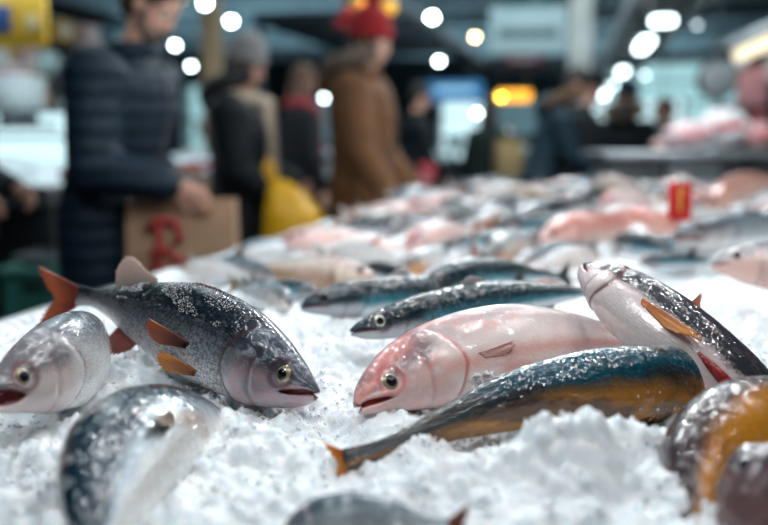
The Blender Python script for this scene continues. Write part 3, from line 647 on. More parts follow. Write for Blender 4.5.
# (kind, label, head pixel, tail pixel, thickness in px, skin, tail fin, height of the middle above the floor)
ROWS = [
 ('cod', 'long cream-coloured fish with brown spots on its underside, left of centre', (374, 276), (236, 263), 29, BEIGE, F_dark, .885, 'bass'),
 ('herring', 'bright blue fish tucked under the long cream-coloured fish', (318, 291), (246, 286), 17, MACK, F_dark, .868, 'mackerel'),
 ('herring', 'small silver fish with a dark yellow tail behind the big grey bass', (290, 305), (232, 288), 24, SILV, F_yel, .866, 'mackerel'),
 ('herring', 'grey-backed silver fish beside the paper bag', (276, 278), (190, 262), 20, SILV, F_grey, .868, 'mackerel'),
 ('herring', 'pale silver fish pointing at the paper bag behind the bass', (180, 268), (255, 276), 18, WHITE, F_grey, .868, 'bass'),
 ('mackerel', 'short black-backed fish lying above the plump teal mackerel', (366, 267), (436, 284), 17, DARK, F_dark, .885, 'mackerel'),
 ('sea_bream', 'orange-bellied pale fish behind the black-backed fish', (398, 268), (476, 252), 22, ORBEL, F_or, .885, 'bream'),
 ('haddock', 'white fish lying between the orange-bellied and the cream fish', (330, 252), (412, 263), 20, WHITE, F_grey, .885, 'bass'),
 ('red_mullet', 'pink fish with dark red slit belly in the heap left of centre', (405, 246), (478, 229), 19, PINK, F_or, .90, 'bream'),
 ('herring', 'white-sided fish with a navy back under the red-hatted shopper', (404, 231), (330, 231), 14, DARK, F_dark, .90, 'mackerel'),
 ('red_mullet', 'rosy fish by the yellow bag at the counter edge', (306, 243), (372, 246), 15, SALM, F_or, .885, 'bream'),
 ('haddock', 'greyish white fish lying along the left edge under the yellow bag', (385, 238), (318, 250), 14, WHITE, F_grey, .89, 'bass'),
 ('haddock', 'cream fish with a pinkish head left of the dark mackerel', (480, 262), (410, 282), 20, WHITE, F_or, .89, 'bass'),
 ('sea_bream', 'light brown bream next to the dark reddish-cheeked mackerel', (486, 262), (536, 240), 22, ORBEL, F_or, .895, 'bream'),
 ('herring', 'small dark blue fish with sparkling back in the middle of the heap', (484, 244), (540, 232), 15, MACK, F_dark, .90, 'mackerel'),
 ('red_mullet', 'coral pink fish with a pale head right of the heap centre', (540, 240), (650, 226), 26, SALM, F_or, .905, 'bream'),
 ('red_mullet', 'salmon-coloured fish running under the red price tag', (600, 222), (705, 232), 24, SALM, F_or, .91, 'bream'),
 ('mackerel', 'blue mackerel with white sparkles just beyond the leaning fish', (612, 243), (690, 256), 20, MACK, F_dark, .885, 'mackerel'),
 ('mackerel', 'thin teal mackerel pointing at the fish with bright eye', (640, 262), (722, 262), 15, MACK, F_dark, .875, 'mackerel'),
 ('haddock', 'white fish half under ice left of the leaning fish head', (600, 256), (520, 272), 18, WHITE, F_grey, .880, 'bass'),
 ('sea_bass', 'large navy fish with glittering back crossing the far middle', (500, 232), (590, 200), 22, DARK, F_dark, .92, 'mackerel'),
 ('sea_bass', 'dark grey fish with raised tail behind the glittering navy fish', (560, 205), (640, 186), 17, DARK, F_dark, .95, 'bass'),
 ('cod', 'pale beige fish on top of the far heap below the navy-jacketed shopper', (590, 183), (648, 192), 15, BEIGE, F_grey, .98, 'bass'),
 ('haddock', 'cream fish at the back of the heap under the far shoppers', (470, 196), (540, 186), 12, WHITE, F_grey, .96, 'bass'),
 ('haddock', 'whitish fish lying slanted left of the glittering navy fish', (430, 214), (500, 204), 14, WHITE, F_grey, .93, 'bass'),
 ('sea_bream', 'pinkish white fish in the far heap beneath the brown-coated shopper', (418, 222), (352, 216), 12, PINK, F_or, .92, 'bream'),
 ('herring', 'thin black-backed fish in the far heap near the shopper reaching hand', (398, 216), (456, 224), 9, DARK, F_dark, .925, 'mackerel'),
 ('haddock', 'bluish white fish at the far left rim of the heap', (392, 203), (440, 196), 11, SILV, F_grey, .94, 'bass'),
 ('red_mullet', 'faint orange fish among white ones in the middle far heap', (505, 214), (460, 232), 13, ORBEL, F_or, .91, 'bream'),
 ('haddock', 'silvery fish across the far heap between navy fish and coral fish', (545, 222), (612, 212), 15, SILV, F_grey, .925, 'bass'),
 ('red_mullet', 'light pink fish left of the red price tag', (600, 204), (664, 200), 17, PINK, F_or, .945, 'bream'),
 ('sea_bream', 'pink fish right behind the red price tag', (690, 204), (744, 192), 20, PINK, F_or, .945, 'bream'),
 ('red_mullet', 'reddish brown fish lifting its tail at the right edge', (704, 208), (790, 178), 22, fish_mat('rust_skin', (.70, .42, .34), (.50, .24, .18), (.36, .15, .11), scale=160, metal=.05), F_or, .96, 'bream'),
 ('haddock', 'white-flanked fish between the price tag and the silver orange-mouthed fish', (668, 222), (748, 213), 18, WHITE, F_grey, .93, 'bass'),
 ('mackerel', 'dark finned fish crossing the silver orange-mouthed fish at the right', (800, 206), (722, 246), 17, DARK, F_or, .93, 'mackerel'),
 ('herring', 'grey and white fish in front of the coral pink fish', (526, 262), (596, 246), 16, SILV, F_grey, .885, 'bass'),
 ('sea_bream', 'pale pinkish fish lying behind the slim mackerel in the middle', (560, 282), (480, 268), 18, PINK, F_grey, .875, 'bream'),
 ('haddock', 'small whitish fish on the far right heap below the steel counter', (640, 206), (588, 222), 13, WHITE, F_grey, .93, 'bass'),
 ('cod', 'tan fish at the rear of the heap beside the tan bag', (506, 190), (562, 196), 10, BEIGE, F_grey, .97, 'bass'),
 ('herring', 'dark slim fish at the rear left end of the heap', (440, 202), (482, 211), 9, DARK, F_dark, .945, 'mackerel'),
 ('red_mullet', 'pink-white fish at the rear left end, under the black-coated shopper', (408, 206), (462, 190), 11, PINK, F_or, .95, 'bream'),
 ('haddock', 'silvery white fish at the counter edge between the paper bag and yellow bag', (232, 256), (312, 246), 20, SILV, F_grey, .875, 'bass'),
 ('herring', 'dark-backed fish at the counter edge just below the yellow bag', (262, 247), (330, 240), 15, DARK, F_dark, .875, 'mackerel'),
 ('haddock', 'white fish nearest the brown-coated shopper hand', (352, 226), (402, 213), 11, WHITE, F_grey, .905, 'bass'),
]
GR = [('cod', 'pale blurred fish packed into the far half of the heap', 'pale fish packed into the far half of the heap', (WHITE, BEIGE, SILV, SILV)),
      ('mackerel', 'dark-backed blurred fish packed into the far half of the heap', 'dark-backed fish packed into the far half of the heap', (DARK, MACK)),
      ('red_mullet', 'pink blurred fish packed into the far half of the heap', 'pink fish packed into the far half of the heap', (PINK, PINK))]
rg = random.Random(11); EXTRA = []
for j in range(15):
    for i in range(5):
        Y = 2.2+j*.17+rg.uniform(-.07, .07); xl = -.49+(Y-1.0)*.235+.06; X = xl+.04+i*.42*(.75+Y*.10)+rg.uniform(-.1, .1)
        if abs(X/Y*FPX) > 400: continue
        g = rg.choices((0, 1, 2), (5, 5, 3))[0]; EXTRA.append((X, Y, g))
for k, (X, Y, g) in enumerate(EXTRA):
    nm, lb, gn, mts = GR[g]; z = .868+.012*(Y > 2.4)+.022*min(1, max(0, (Y-2.4)/2)); yw = rg.choice((0, PI))+rg.uniform(-.9, .9); L = rg.uniform(.26, .36); H = L*rg.uniform(.095, .13)
    D = Vector((math.cos(yw), math.sin(yw), rg.uniform(-.12, .12))); c = Vector((X, Y, z+H*.4))
    fish(nm, lb, rg.choice(('bass', 'mackerel')), [c-D*L*.5, c-D*L*.2+Vector((0, 0, .008)), c+D*L*.15+Vector((0, 0, .008)), c+D*L*.5], H, (rg.uniform(-.3, .3), .7, .7), rg.choice(mts), open_=.06, eye=H*.25, iris=MI_dark, tail=F_grey, tail_kw=dict(L=H*1.4, rays=6), nu=40, na=24, group=gn)
for k, (nm, lb, h, t, th, mt, tf, zc, pr) in enumerate(ROWS):
    A = on(h[0], h[1], zc); B = on(t[0], t[1], zc)
    rnd = random.Random(k*13+1); Ym = on((h[0]+t[0])/2, (h[1]+t[1])/2, zc).y
    H = th*.68/FPX*Ym; dx = abs(h[0]-t[0])/FPX*Ym; mx = max(H*9.5, dx*1.03)
    dy = math.copysign(min(abs(B.y-A.y), math.sqrt(mx*mx-dx*dx)), B.y-A.y)
    A = at(h[0], h[1], Ym-dy/2); B = at(t[0], t[1], Ym+dy/2); Lh = (B-A).length
    n = 6; pts = []; side = Vector((0, 0, 1)); bow = rnd.uniform(-.02, .05)*Lh
    for i in range(n+1):
        q = i/n; pts.append(A.lerp(B, q*.93)+side*min(H*.6, bow)*math.sin(PI*q))
    dors = (rnd.uniform(-.2, .2), rnd.uniform(.3, .9), rnd.uniform(.6, 1))
    fish(nm, lb, pr, pts, H, dors, mt, open_=.08, eye=H*.26, iris=rnd.choice([MI_white, MI_dark, MI_grey]), tail=tf, tail_kw=dict(L=H*1.5, rays=8), fins=MIDF[:1] if k % 3 == 0 else (), nu=56, na=32)
# ------------------------------------------------------------------ people
SKIN = flat('skin', (.62, .34, .25), .5, noise=.06, scale=12)
EYEW = flat('eye_white', (.7, .7, .68), .3); EYED = flat('eye_dark', (.03, .02, .02), .2); LIP = flat('lips', (.45, .16, .14), .45)
def cloth(name, col, sc=18, bump=.4, rough=.85, sheen=.0): return flat('cloth_'+name, col, rough, noise=.16, scale=sc, bump=bump, sheen=sheen, spec=.3)
def puffer(name, col):
    if 'p_'+name in _mc: return _mc['p_'+name]
    m, nt, b = new_mat('puffer_'+name); tc = nd(nt, 'ShaderNodeTexCoord')
    w = nd(nt, 'ShaderNodeTexWave', {'Vector': tc.outputs['Object'], 'Scale': 5.2, 'Distortion': 2.0, 'Detail': 2.0, 'Detail Scale': 1.5}, bands_direction='Z')
    n = nd(nt, 'ShaderNodeTexNoise', {'Vector': tc.outputs['Object'], 'Scale': 14., 'Detail': 3.0})
    nt.links.new(ramp(nt, n.outputs[0], [(.3, tuple(c*.7 for c in col)), (.7, col)]), b.inputs['Base Color'])
    b.inputs['Roughness'].default_value = .55; b.inputs['Specular IOR Level'].default_value = .25
    h = mth(nt, 'ADD', w.outputs['Fac'], mth(nt, 'MULTIPLY', n.outputs[0], .6))
    bp = nd(nt, 'ShaderNodeBump', {'Height': h, 'Strength': .30, 'Distance': .02}); nt.links.new(bp.outputs[0], b.inputs['Normal'])
    _mc['p_'+name] = m; return m
def fur(name, col): return flat('fur_'+name, col, .9, noise=.35, scale=70, bump=1.0, sheen=.0)
def person(label, x, y, yaw, h=1.75, coat=None, trousers=None, hair=None, hair_col=None, hat=None, hat_mat=None, lean=0.0, nod=.25, lh=None, rh=None, coat_len=.80, collar=None, fur_hood=None,
           scarf=None, shoes=None, beard=None, sleeves=True, vox=.010, turn=0.0, female=False, apron=None, group=None, bulk=1.0, gloves=None):
    """yaw: heading (radians, 0 = +X).  lh / rh: hand targets (forward, left, height) from the feet, in metres"""
    k = h/1.75; R = Matrix.Rotation(yaw, 3, 'Z'); O = Vector((x, y, 0))
    def W(f, l, z): return O + R@Vector((f*k, l*k, z*k))
    def D(f, l, z): return R@Vector((f*k, l*k, z*k))
    root = thing('person', label, 'person', O, group)
    def LN(z): return max(0, z-.92)*math.sin(lean)              # forward lean above the hips
    def LZ(z): return .92+(z-.92)*math.cos(lean) if z > .92 else z
    def T(f, l, z): return W(f+LN(z), l, LZ(z))
    sw = .175 if female else .20
    b = MB()
    tors = [(.84, .095, .150, 0), (.92, .115, .170, 0), (1.02, .105, .150, .0), (1.15, .115, .155, .01), (1.28, .125, .175, .01), (1.38, .110, sw-.01, .0), (1.44, .075, .12, -.01), (1.49, .055, .060, 0)]
    b.loft([(T(o, 0, z), D(a, 0, 0), D(0, w, 0)) for z, a, w, o in tors], n=20)
    b.caps(T(0, 0, 1.44), T(.035, 0, 1.58), .055*k, .052*k)
    hc = T(.045+.03*nod, 0, 1.645)                                # head: looks along yaw+turn, tipped down by nod
    HR = R@Matrix.Rotation(turn, 3, 'Z')@Matrix.Rotation(nod+lean*.5, 3, 'Y')
    def HP(f, l, z): return hc + HR@(Vector((f, l, z))*k)
    b.ell(HP(-.012, 0, .025), (.098*k, .077*k, .098*k), HR, 24, 16); b.ell(HP(.018, 0, -.045), (.072*k, .060*k, .075*k), HR, 20, 12)
    b.ell(HP(.055, 0, -.092), (.030*k, .028*k, .022*k), HR); b.ell(HP(.088, 0, -.028), (.022*k, .014*k, .016*k), HR); b.caps(HP(.078, 0, .012), HP(.098, 0, -.026), .009*k, .011*k)
    for s in (1, -1):
        b.ell(HP(-.008, s*.078, -.015), (.017*k, .009*k, .030*k), HR); b.ell(HP(.050, s*.038, -.035), (.026*k, .022*k, .024*k), HR); b.caps(HP(.078, s*.014, .022), HP(.066, s*.050, .026), .009*k, .008*k)
    arms = []
    for s, tgt in ((1, lh), (-1, rh)):
        S = T(0, s*sw, 1.385); tgt = tgt or (.06, s*.27, .80); Hn = W(*tgt); U, Lo = .30*k, .27*k
        d = (Hn-S); dist = min(d.length, (U+Lo)*.985); Hn = S+d.normalized()*dist
        a = (U*U-Lo*Lo+dist*dist)/(2*dist); hh = math.sqrt(max(0, U*U-a*a)); dn = d.normalized(); hint = (D(-.6, s*.35, -.75)); hint = (hint-dn*hint.dot(dn)).normalized()
        E = S+dn*a+hint*hh; arms.append((s, S, E, Hn))
        b.ell(S, (.060*k,)*3); b.caps(S, E, .050*k, .040*k); b.caps(E, Hn, .039*k, .026*k)
        fd = (Hn-E).normalized(); fd = (fd+Vector((0, 0, -.25))).normalized(); x_, y_, z_ = frame(fd, D(0, s, 0.01))   # hand
        pm = Hn+fd*.045*k; b.ell(pm, (.016*k, .040*k, .052*k), Matrix((y_, x_, z_)).transposed(), 16, 10)
        across = x_; inward = D(0, -s, 0).normalized()
        for i, (o, L) in enumerate(((-.030, .062), (-.010, .075), (.011, .071), (.030, .055))):
            p0 = pm+fd*.038*k+across*o*k; p1 = p0+(fd*.6+inward*.25-Vector((0, 0, .3))).normalized()*L*.45*k; p2 = p1+(inward*.7-Vector((0, 0, .6))+fd*.05).normalized()*L*.4*k; p3 = p2+(inward*.9-fd*.4-Vector((0, 0, .1))).normalized()*L*.3*k
            b.caps(p0-fd*.01, p1, .0095*k, .0088*k, 8); b.caps(p1, p2, .0088*k, .008*k, 8); b.caps(p2, p3, .008*k, .007*k, 8)
        t0 = pm-fd*.015*k+across*-.034*k; t1 = t0+(across*-.7+fd*.6+inward*.3).normalized()*.035*k; t2 = t1+(fd+inward*.5).normalized()*.028*k
        b.caps(t0, t1, .012*k, .010*k, 8); b.caps(t1, t2, .010*k, .008*k, 8)
    legs = []
    for s in (1, -1):
        hp, kn, an = W(0, s*.085, .88), W(.02, s*.095, .49), W(-.01, s*.10, .09); legs.append((s, hp, kn, an))
        b.caps(hp, kn, .085*k, .056*k); b.caps(kn, an, .055*k, .038*k); b.caps(an-Vector((0, 0, .04*k)), W(.14, s*.115, .035), .035*k, .028*k)
    body = b.build('body', SKIN, root, True, remesh=vox*k*.8, smooth_it=2)
    if vox < .02:
        for s in (1, -1): e = MB().ell(HP(.072, s*.032, .004), (.011*k,)*3, HR, 12, 8).build('eye', EYEW, root, True); MB().ell(HP(.080, s*.032, .004), (.005*k,)*3, HR, 8, 6).build('iris', EYED, e, True)
        MB().ell(HP(.079, 0, -.064), (.009*k, .022*k, .006*k), HR).build('mouth', LIP, root, True)
    # clothes
    g = .020*bulk
    c = MB(); bot = coat_len
    prof = [(z, a+g+.012*bulk, w+g+.012*bulk, o) for z, a, w, o in tors[1:-1]]
    hem = (.145+g, .195+g) if bot < .6 else (.130+g, .180+g)
    prof = [(bot, hem[0], hem[1], 0)] + ([(.72, .140+g, .190+g, 0)] if bot < .6 else []) + prof + [(1.475, .078, .085, 0)]
    rings = [(T(o, 0, z), D(a, 0, 0), D(0, w, 0)) for z, a, w, o in prof]
    c.loft(rings, n=28)
    for s, S, E, Hn in arms:
        dn = (Hn-E).normalized(); c.ell(S, (.074*k*bulk,)*3); c.caps(S, E, .070*k*bulk, .058*k*bulk, 16); c.caps(E, Hn-dn*.035*k, .058*k*bulk, .044*k*bulk, 16)
    co = c.build('coat', coat, root, True, remesh=vox*1.3*k, smooth_it=4)
    for s, S, E, Hn in arms:
        dn = (Hn-E).normalized(); xx, yy, zz = frame(dn)
        MB().torus(Hn-dn*.020*k, (.032*k, .032*k), .012*k, Matrix((xx, yy, zz)).transposed(), 18, 8).build('cuff', coat, root, True)
        if gloves: MB().ell(Hn+dn*.045*k-Vector((0, 0, .01)), (.046*k, .046*k, .062*k)).build('glove', gloves, root, True)
    MB().torus(T(.01, 0, 1.49), (.070*k, .080*k), .026*k, HR if fur_hood else R, 24, 10).build('collar', collar or coat, root, True)
    zp = MB().tube([T(prof_f+.002, 0, z) for z, prof_f in [(p[0], p[1]+p[3]) for p in prof[:-1]]], .006*k, 6).build('zipper', flat('zip_metal', (.12, .12, .13), .4, .6), root, True)
    if fur_hood:
        MB().loft([(T(-.10, 0, 1.36), D(.03, 0, 0), D(0, .06, 0)), (T(-.135, 0, 1.42), D(.06, 0, 0), D(0, .12, 0)), (T(-.13, 0, 1.50), D(.085, 0, 0), D(0, .135, 0)), (T(-.11, 0, 1.56), D(.07, 0, 0), D(0, .125, 0)), (T(-.09, 0, 1.59), D(.03, 0, 0), D(0, .08, 0))], n=20).build('hood', coat, root, True, remesh=.015, smooth_it=4)
        M = R@Matrix.Rotation(-.45, 3, 'Y')
        MB().torus(T(-.05, 0, 1.535), (.125*k, .145*k), .046*k, M, 64, 18, fn=lambda a, q: 1+.22*mnoise.noise(Vector((a*5, q*3, 1)))+.16*mnoise.noise(Vector((a*14, q*7, 5)))).build('fur_trim', fur_hood, root, True)
    t = MB()
    for s, hp, kn, an in legs: t.caps(hp, kn, .102*k, .075*k); t.caps(kn, an+Vector((0, 0, .0)), .074*k, .060*k)
    t.ell(W(0, 0, .88), (.13*k, .185*k, .13*k), R); t.build('trousers', trousers or cloth('black', (.012, .014, .018)), root, True, remesh=vox*1.5, smooth_it=3)
    for s in (1, -1):
        MB().caps(W(-.05, s*.105, .052), W(.16, s*.12, .045), .052*k, .042*k).caps(W(-.03, s*.105, .06), W(-.01, s*.10, .14), .055*k, .052*k).build('boot', shoes or cloth('boot', (.02, .015, .012)), root, True, remesh=.012, smooth_it=2)
    if hair:
        hm = flat('hair_'+hair, hair_col, .6, noise=.4, scale=90, bump=.7); q = MB()
        q.ell(HP(-.022, 0, .040), (.102*k, .086*k, .100*k), HR, 24, 16)
        q.ell(HP(-.055, 0, -.01), (.062*k, .080*k, .085*k), HR)
        if hair == 'long' or female: q.ell(HP(-.055, 0, -.10), (.060*k, .085*k, .13*k), HR); q.caps(HP(.02, .075, .0), HP(0, .08, -.15), .02*k, .022*k); q.caps(HP(.02, -.075, .0), HP(0, -.08, -.15), .02*k, .022*k)
        q.build('hair', hm, root, True, remesh=.010, smooth_it=1)
    if beard:
        MB().ell(HP(.050, 0, -.085), (.042*k, .052*k, .038*k), HR, 20, 12, fn=lambda q: 1+.06*mnoise.noise(q*6)).caps(HP(.02, .066, -.03), HP(.03, .056, -.075), .014*k, .016*k).caps(HP(.02, -.066, -.03), HP(.03, -.056, -.075), .014*k, .016*k).caps(HP(.084, .022, -.050), HP(.084, -.022, -.050), .008*k, .008*k).build('beard', flat('beard', beard, .8, noise=.3, scale=80, bump=.6), root, True, remesh=.007, smooth_it=1)
    if hat:
        HM = HR@Matrix.Rotation(-.18, 3, 'Y')
        ho = MB().lathe(HP(-.014, 0, .035), [(.100*k, -.01), (.105*k, .02*k), (.103*k, .055*k), (.090*k, .095*k), (.060*k, .125*k), (.025*k, .140*k), (.004, .144*k)], 28, HM).build('knit_hat', hat_mat, root, True)
        MB().torus(HP(-.014, 0, .035), (.095*k, .092*k), .020*k, HM@Matrix.Scale(1.5, 3, Vector((0, 0, 1))), 28, 10).build('hat_cuff', hat_mat, ho, True)
        if hat == 'pompom': MB().ell(HP(-.045, 0, .205), (.045*k,)*3, HR, 20, 14, fn=lambda q: 1+.2*mnoise.noise(q*5)).build('pompom', hat_mat, ho, True)
    if scarf:
        sc = MB().torus(T(.015, 0, 1.475), (.085*k, .095*k), .045*k, R@Matrix.Rotation(.25, 3, 'Y'), 32, 12, fn=lambda a, q: 1+.15*math.sin(a*3+q)).caps(T(.15, .04, 1.44), T(.17, .05, 1.05), .045*k, .040*k)
        sc.caps(T(.14, -.02, 1.44), T(.165, -.015, 1.15), .04*k, .035*k).build('scarf', scarf, root, True, remesh=.014, smooth_it=2)
    if apron:
        MB().loft([(T(.03, 0, z), D(a+.035, 0, 0), D(0, w+.03, 0)) for z, a, w in ((.6, .15, .19), (.9, .13, .18), (1.15, .125, .165), (1.32, .13, .15))], n=24).build('apron', apron, root, True)
    return root, arms, k
def grip(arm): s, S, E, H = arm; fd = ((H-E).normalized()+Vector((0, 0, -.25))).normalized(); return H+fd*.085
HALL = PI/2-TH
navy = puffer('navy', (.008, .022, .040)); blk = cloth('black_down', (.006, .010, .015), 9, .5, .7); jeans = cloth('dark_trousers', (.010, .016, .026))
def feet(px, Y): p = at(px, 200, Y); return p.x, p.y
x, y = feet(108, 3.15)
P1, arms1, k1 = person('bearded man in a navy quilted puffer jacket carrying a brown paper bag', x, y, -.25, 1.705, coat=navy, trousers=jeans, hair='short', hair_col=(.05, .03, .02), nod=.55, beard=(.16, .11, .09), lh=(.20, .22, .95), rh=(.35, -.17, 1.02), coat_len=.62, vox=.009, bulk=1.45, lean=.20, collar=navy)
x, y = feet(240, 4.5)
P2, arms2, k2 = person('woman in grey knit hat, black coat and beige scarf carrying a yellow bag', x, y, -.15, 1.60, coat=blk, hair='long', hair_col=(.03, .02, .015), female=True, hat='plain', hat_mat=cloth('grey_knit', (.30, .29, .29), 60, .8), nod=.35, scarf=cloth('beige', (.50, .40, .31), 50), fur_hood=fur('dark', (.03, .03, .032)), rh=(.24, -.10, .93), lh=(.30, .10, 1.0), coat_len=.45, vox=.012, bulk=1.5)
x, y = feet(362, 4.5)
P3, arms3, k3 = person('woman in red pompom hat and brown coat reaching for the fish', x, y, -.30, 1.72, coat=cloth('camel_coat', (.165, .075, .032), 14, .6), hair='long', hair_col=(.02, .014, .012), female=True, hat='pompom', hat_mat=cloth('red_knit', (.36, .018, .022), 60, .9), nod=.25, fur_hood=fur('brown', (.16, .115, .085)), rh=(.26, -.34, .86), lh=(.22, .20, .90), coat_len=.42, vox=.011, bulk=1.45, scarf=None)
def lookdir(px, Y, *a, **kw): x, y = feet(px, Y); return person(a[0], x, y, *a[1:], **kw)
lookdir(414, 7.5, 'shopper in black hooded coat holding a red parcel behind the counter end', .15, 1.58, coat=blk, hair='black', hair_col=(.012, .010, .01), nod=.3, rh=(.30, -.1, .85), coat_len=.5, vox=.022, bulk=1.1)
lookdir(487, 8.2, 'person with reddish-brown hair in dark clothes carrying a tan bag', 1.2, 1.50, coat=cloth('darkgreen', (.012, .022, .020)), hair='long', hair_col=(.09, .04, .025), female=True, coat_len=.6, vox=.024)
lookdir(538, 6.6, 'dark-haired man in navy jacket with a brown fur collar leaning over the far end', -.10, 1.66, coat=puffer('navy2', (.02, .045, .065)), hair='dark', hair_col=(.02, .012, .01), nod=.5, lean=.30, rh=(.45, -.14, .95), lh=(.40, .15, .95), collar=fur('tan', (.13, .07, .035)), fur_hood=fur('tan', (.13, .07, .035)), coat_len=.7, vox=.020, bulk=1.2)
lookdir(574, 7.6, 'man in a dark beanie standing close behind the navy-jacketed man', .2, 1.66, coat=cloth('charcoal', (.02, .024, .03)), hat='plain', hat_mat=cloth('black_knit', (.012, .014, .02), 60, .8), nod=.5, lean=.12, rh=(.3, -.1, 1.0), vox=.022)
lookdir(622, 7.2, 'shopper seen from behind with a tan fur hood and dark blue hat', 1.1, 1.56, coat=blk, hat='plain', hat_mat=cloth('blue_knit', (.012, .03, .05), 60, .8), fur_hood=fur('sand', (.24, .16, .09)), vox=.022, bulk=1.15)
lookdir(676, 8.2, 'auburn-haired person in navy clothes bending over beyond the steel counter', 2.6, 1.50, coat=cloth('navycloth', (.012, .026, .045)), hair='auburn', hair_col=(.16, .06, .03), lean=.15, vox=.024)
lookdir(662, 9.0, 'dark-haired person in dark clothes beside the auburn-haired one', 2.9, 1.50, coat=cloth('inkcloth', (.010, .018, .03)), hair='darkest', hair_col=(.02, .014, .012), vox=.026)
lookdir(300, 6.4, 'brown-haired person in black and red between the two hatted women', .6, 1.64, coat=cloth('black2', (.014, .014, .018)), hair='brown', hair_col=(.12, .06, .035), female=True, fur_hood=None, vox=.022, scarf=cloth('redscarf', (.35, .05, .06)), coat_len=.6)
lookdir(-48, 3.5, 'dark-coated person mostly cut off by the left edge', -.2, 1.62, coat=blk, hair='black', hair_col=(.012, .010, .01), vox=.020, lh=(.18, .2, 1.02), rh=(.25, -.2, 1.02), bulk=1.15)
lookdir(52, 6.7, 'stallholder in a pale apron working behind the left ice display', -1.2, 1.56, coat=cloth('rose', (.35, .16, .14)), hair='stall', hair_col=(.12, .06, .03), vox=.022, apron=cloth('white_apron', (.6, .6, .62)), rh=(.30, -.1, 1.05), lh=(.30, .1, 1.05), nod=.5)

# ------------------------------------------------------------------ what they carry
kraft = flat('kraft_paper', (.40, .25, .155), .75, noise=.06, scale=25, bump=.2)
redprint = flat('red_print', (.42, .035, .035), .6)
def paper_bag(c, w, d, h, yaw, mat, label, cat='bag', hs=.10):
    R = Matrix.Rotation(yaw, 3, 'Z'); c = Vector(c)
    t = thing('paper_bag', label, cat, c); q = MB()
    def ring(z, kx, ky): return [c+R@Vector((sx*w/2*kx, sy*d/2*ky, z)) for sx, sy in ((-1, -1), (1, -1), (1, 1), (-1, 1))]
    r0, r1, r2, r3 = ring(0, 1, 1), ring(h*.5, 1.01, 1.05), ring(h, 1, .75), ring(h-.004, .97, .70); r4 = ring(.02, .96, .96)
    vs = r0+r1+r2+r3+r4; fs = [(3, 2, 1, 0)]
    for a in (0, 4, 8, 12):
        for i in range(4): j = (i+1) % 4; fs.append((a+i, a+j, a+4+j, a+4+i))
    fs.append((16, 17, 18, 19)); q.add(vs, fs); q.build('bag_body', mat, t)
    for s in (-1, 1):
        p = [c+R@Vector((sx*w*.22, s*d*.36, z)) for sx, z in ((-1, h-.03), (-1, h+hs*.55), (-.6, h+hs*.92), (0, h+hs), (.6, h+hs*.92), (1, h+hs*.55), (1, h-.03))]
        MB().tube(p, .005, 8).build('handle', flat('paper_twist', (.30, .19, .12), .8), t, True)
    return t, R, c
g1 = grip(arms1[1])
bc = at(185, 266, 3.02); t, R, c = paper_bag((bc.x, bc.y, bc.z-.13), .35, .15, .355, .05, kraft, 'brown kraft paper carrier bag with red print hanging from the bearded man hand')
def stroke(pts, z=0, w=.016):   # red brushwork printed on the bag front
    return MB().tube([c+R@Vector((px+.02, -.0795-.0015, pz+.06)) for px, pz in pts], w, 6)
for pts in ([(-.13, .20), (-.09, .235), (-.03, .225), (-.02, .17), (-.07, .13), (-.12, .12)], [(-.085, .23), (-.09, .15), (-.10, .05)], [(-.07, .13), (-.02, .10), (-.01, .05), (-.06, .01), (-.12, .02)], [(-.125, .075), (-.07, .07), (-.04, .06)]):
    o = stroke(pts, w=.014).build('red_print', redprint, t, True)
yb = at(294, 226, 4.2); yel = flat('yellow_plastic', (.95, .50, .008), .35, noise=.08, scale=6, bump=.3)
t = thing('carrier_bag', 'bright yellow plastic carrier bag hanging beside the woman in grey hat', 'bag', (yb.x, yb.y, .62))
q = MB(); R = Matrix.Rotation(.2, 3, 'Z')
q.loft([((yb.x+.03, yb.y, .60), R@Vector((.15, 0, 0)), R@Vector((0, .05, 0))), ((yb.x+.02, yb.y, .68), R@Vector((.17, 0, 0)), R@Vector((0, .08, 0))), ((yb.x, yb.y, .80), R@Vector((.14, 0, 0)), R@Vector((0, .07, 0))), ((yb.x-.04, yb.y, .91), R@Vector((.085, 0, 0)), R@Vector((0, .03, 0))), ((yb.x-.07, yb.y, .96), R@Vector((.035, 0, 0)), R@Vector((0, .012, 0)))], n=24).build('bag_body', yel, t, True, remesh=.012, smooth_it=3)
for s in (-1, 1): MB().tube([Vector((yb.x-.09+s*.01, yb.y, .94)), Vector((yb.x-.115+s*.02, yb.y+.02, 1.0)), Vector((yb.x-.12, yb.y+.04, 1.05))], .012, 8).build('handle', yel, t, True)
tb = at(508, 158, 7.9); paper_bag((tb.x, tb.y, tb.z-.16), .22, .12, .32, .3, flat('tan_canvas', (.42, .30, .14), .8), 'tan bag carried beside the reddish-brown haired person')
rp = at(425, 180, 7.0); t = thing('parcel', 'small red parcel held by the black-hooded shopper', 'parcel', rp)
MB().box(rp, (.13, .05, .26), Matrix.Rotation(.25, 3, 'Y'), .01).build('wrapper', flat('red_wrap', (.42, .03, .05), .5), t, True); MB().box(rp+Vector((0, -.032, .0)), (.09, .008, .04), Matrix.Rotation(.25, 3, 'Y'), .002).build('band', flat('pale_band', (.6, .3, .3), .5), t, True)
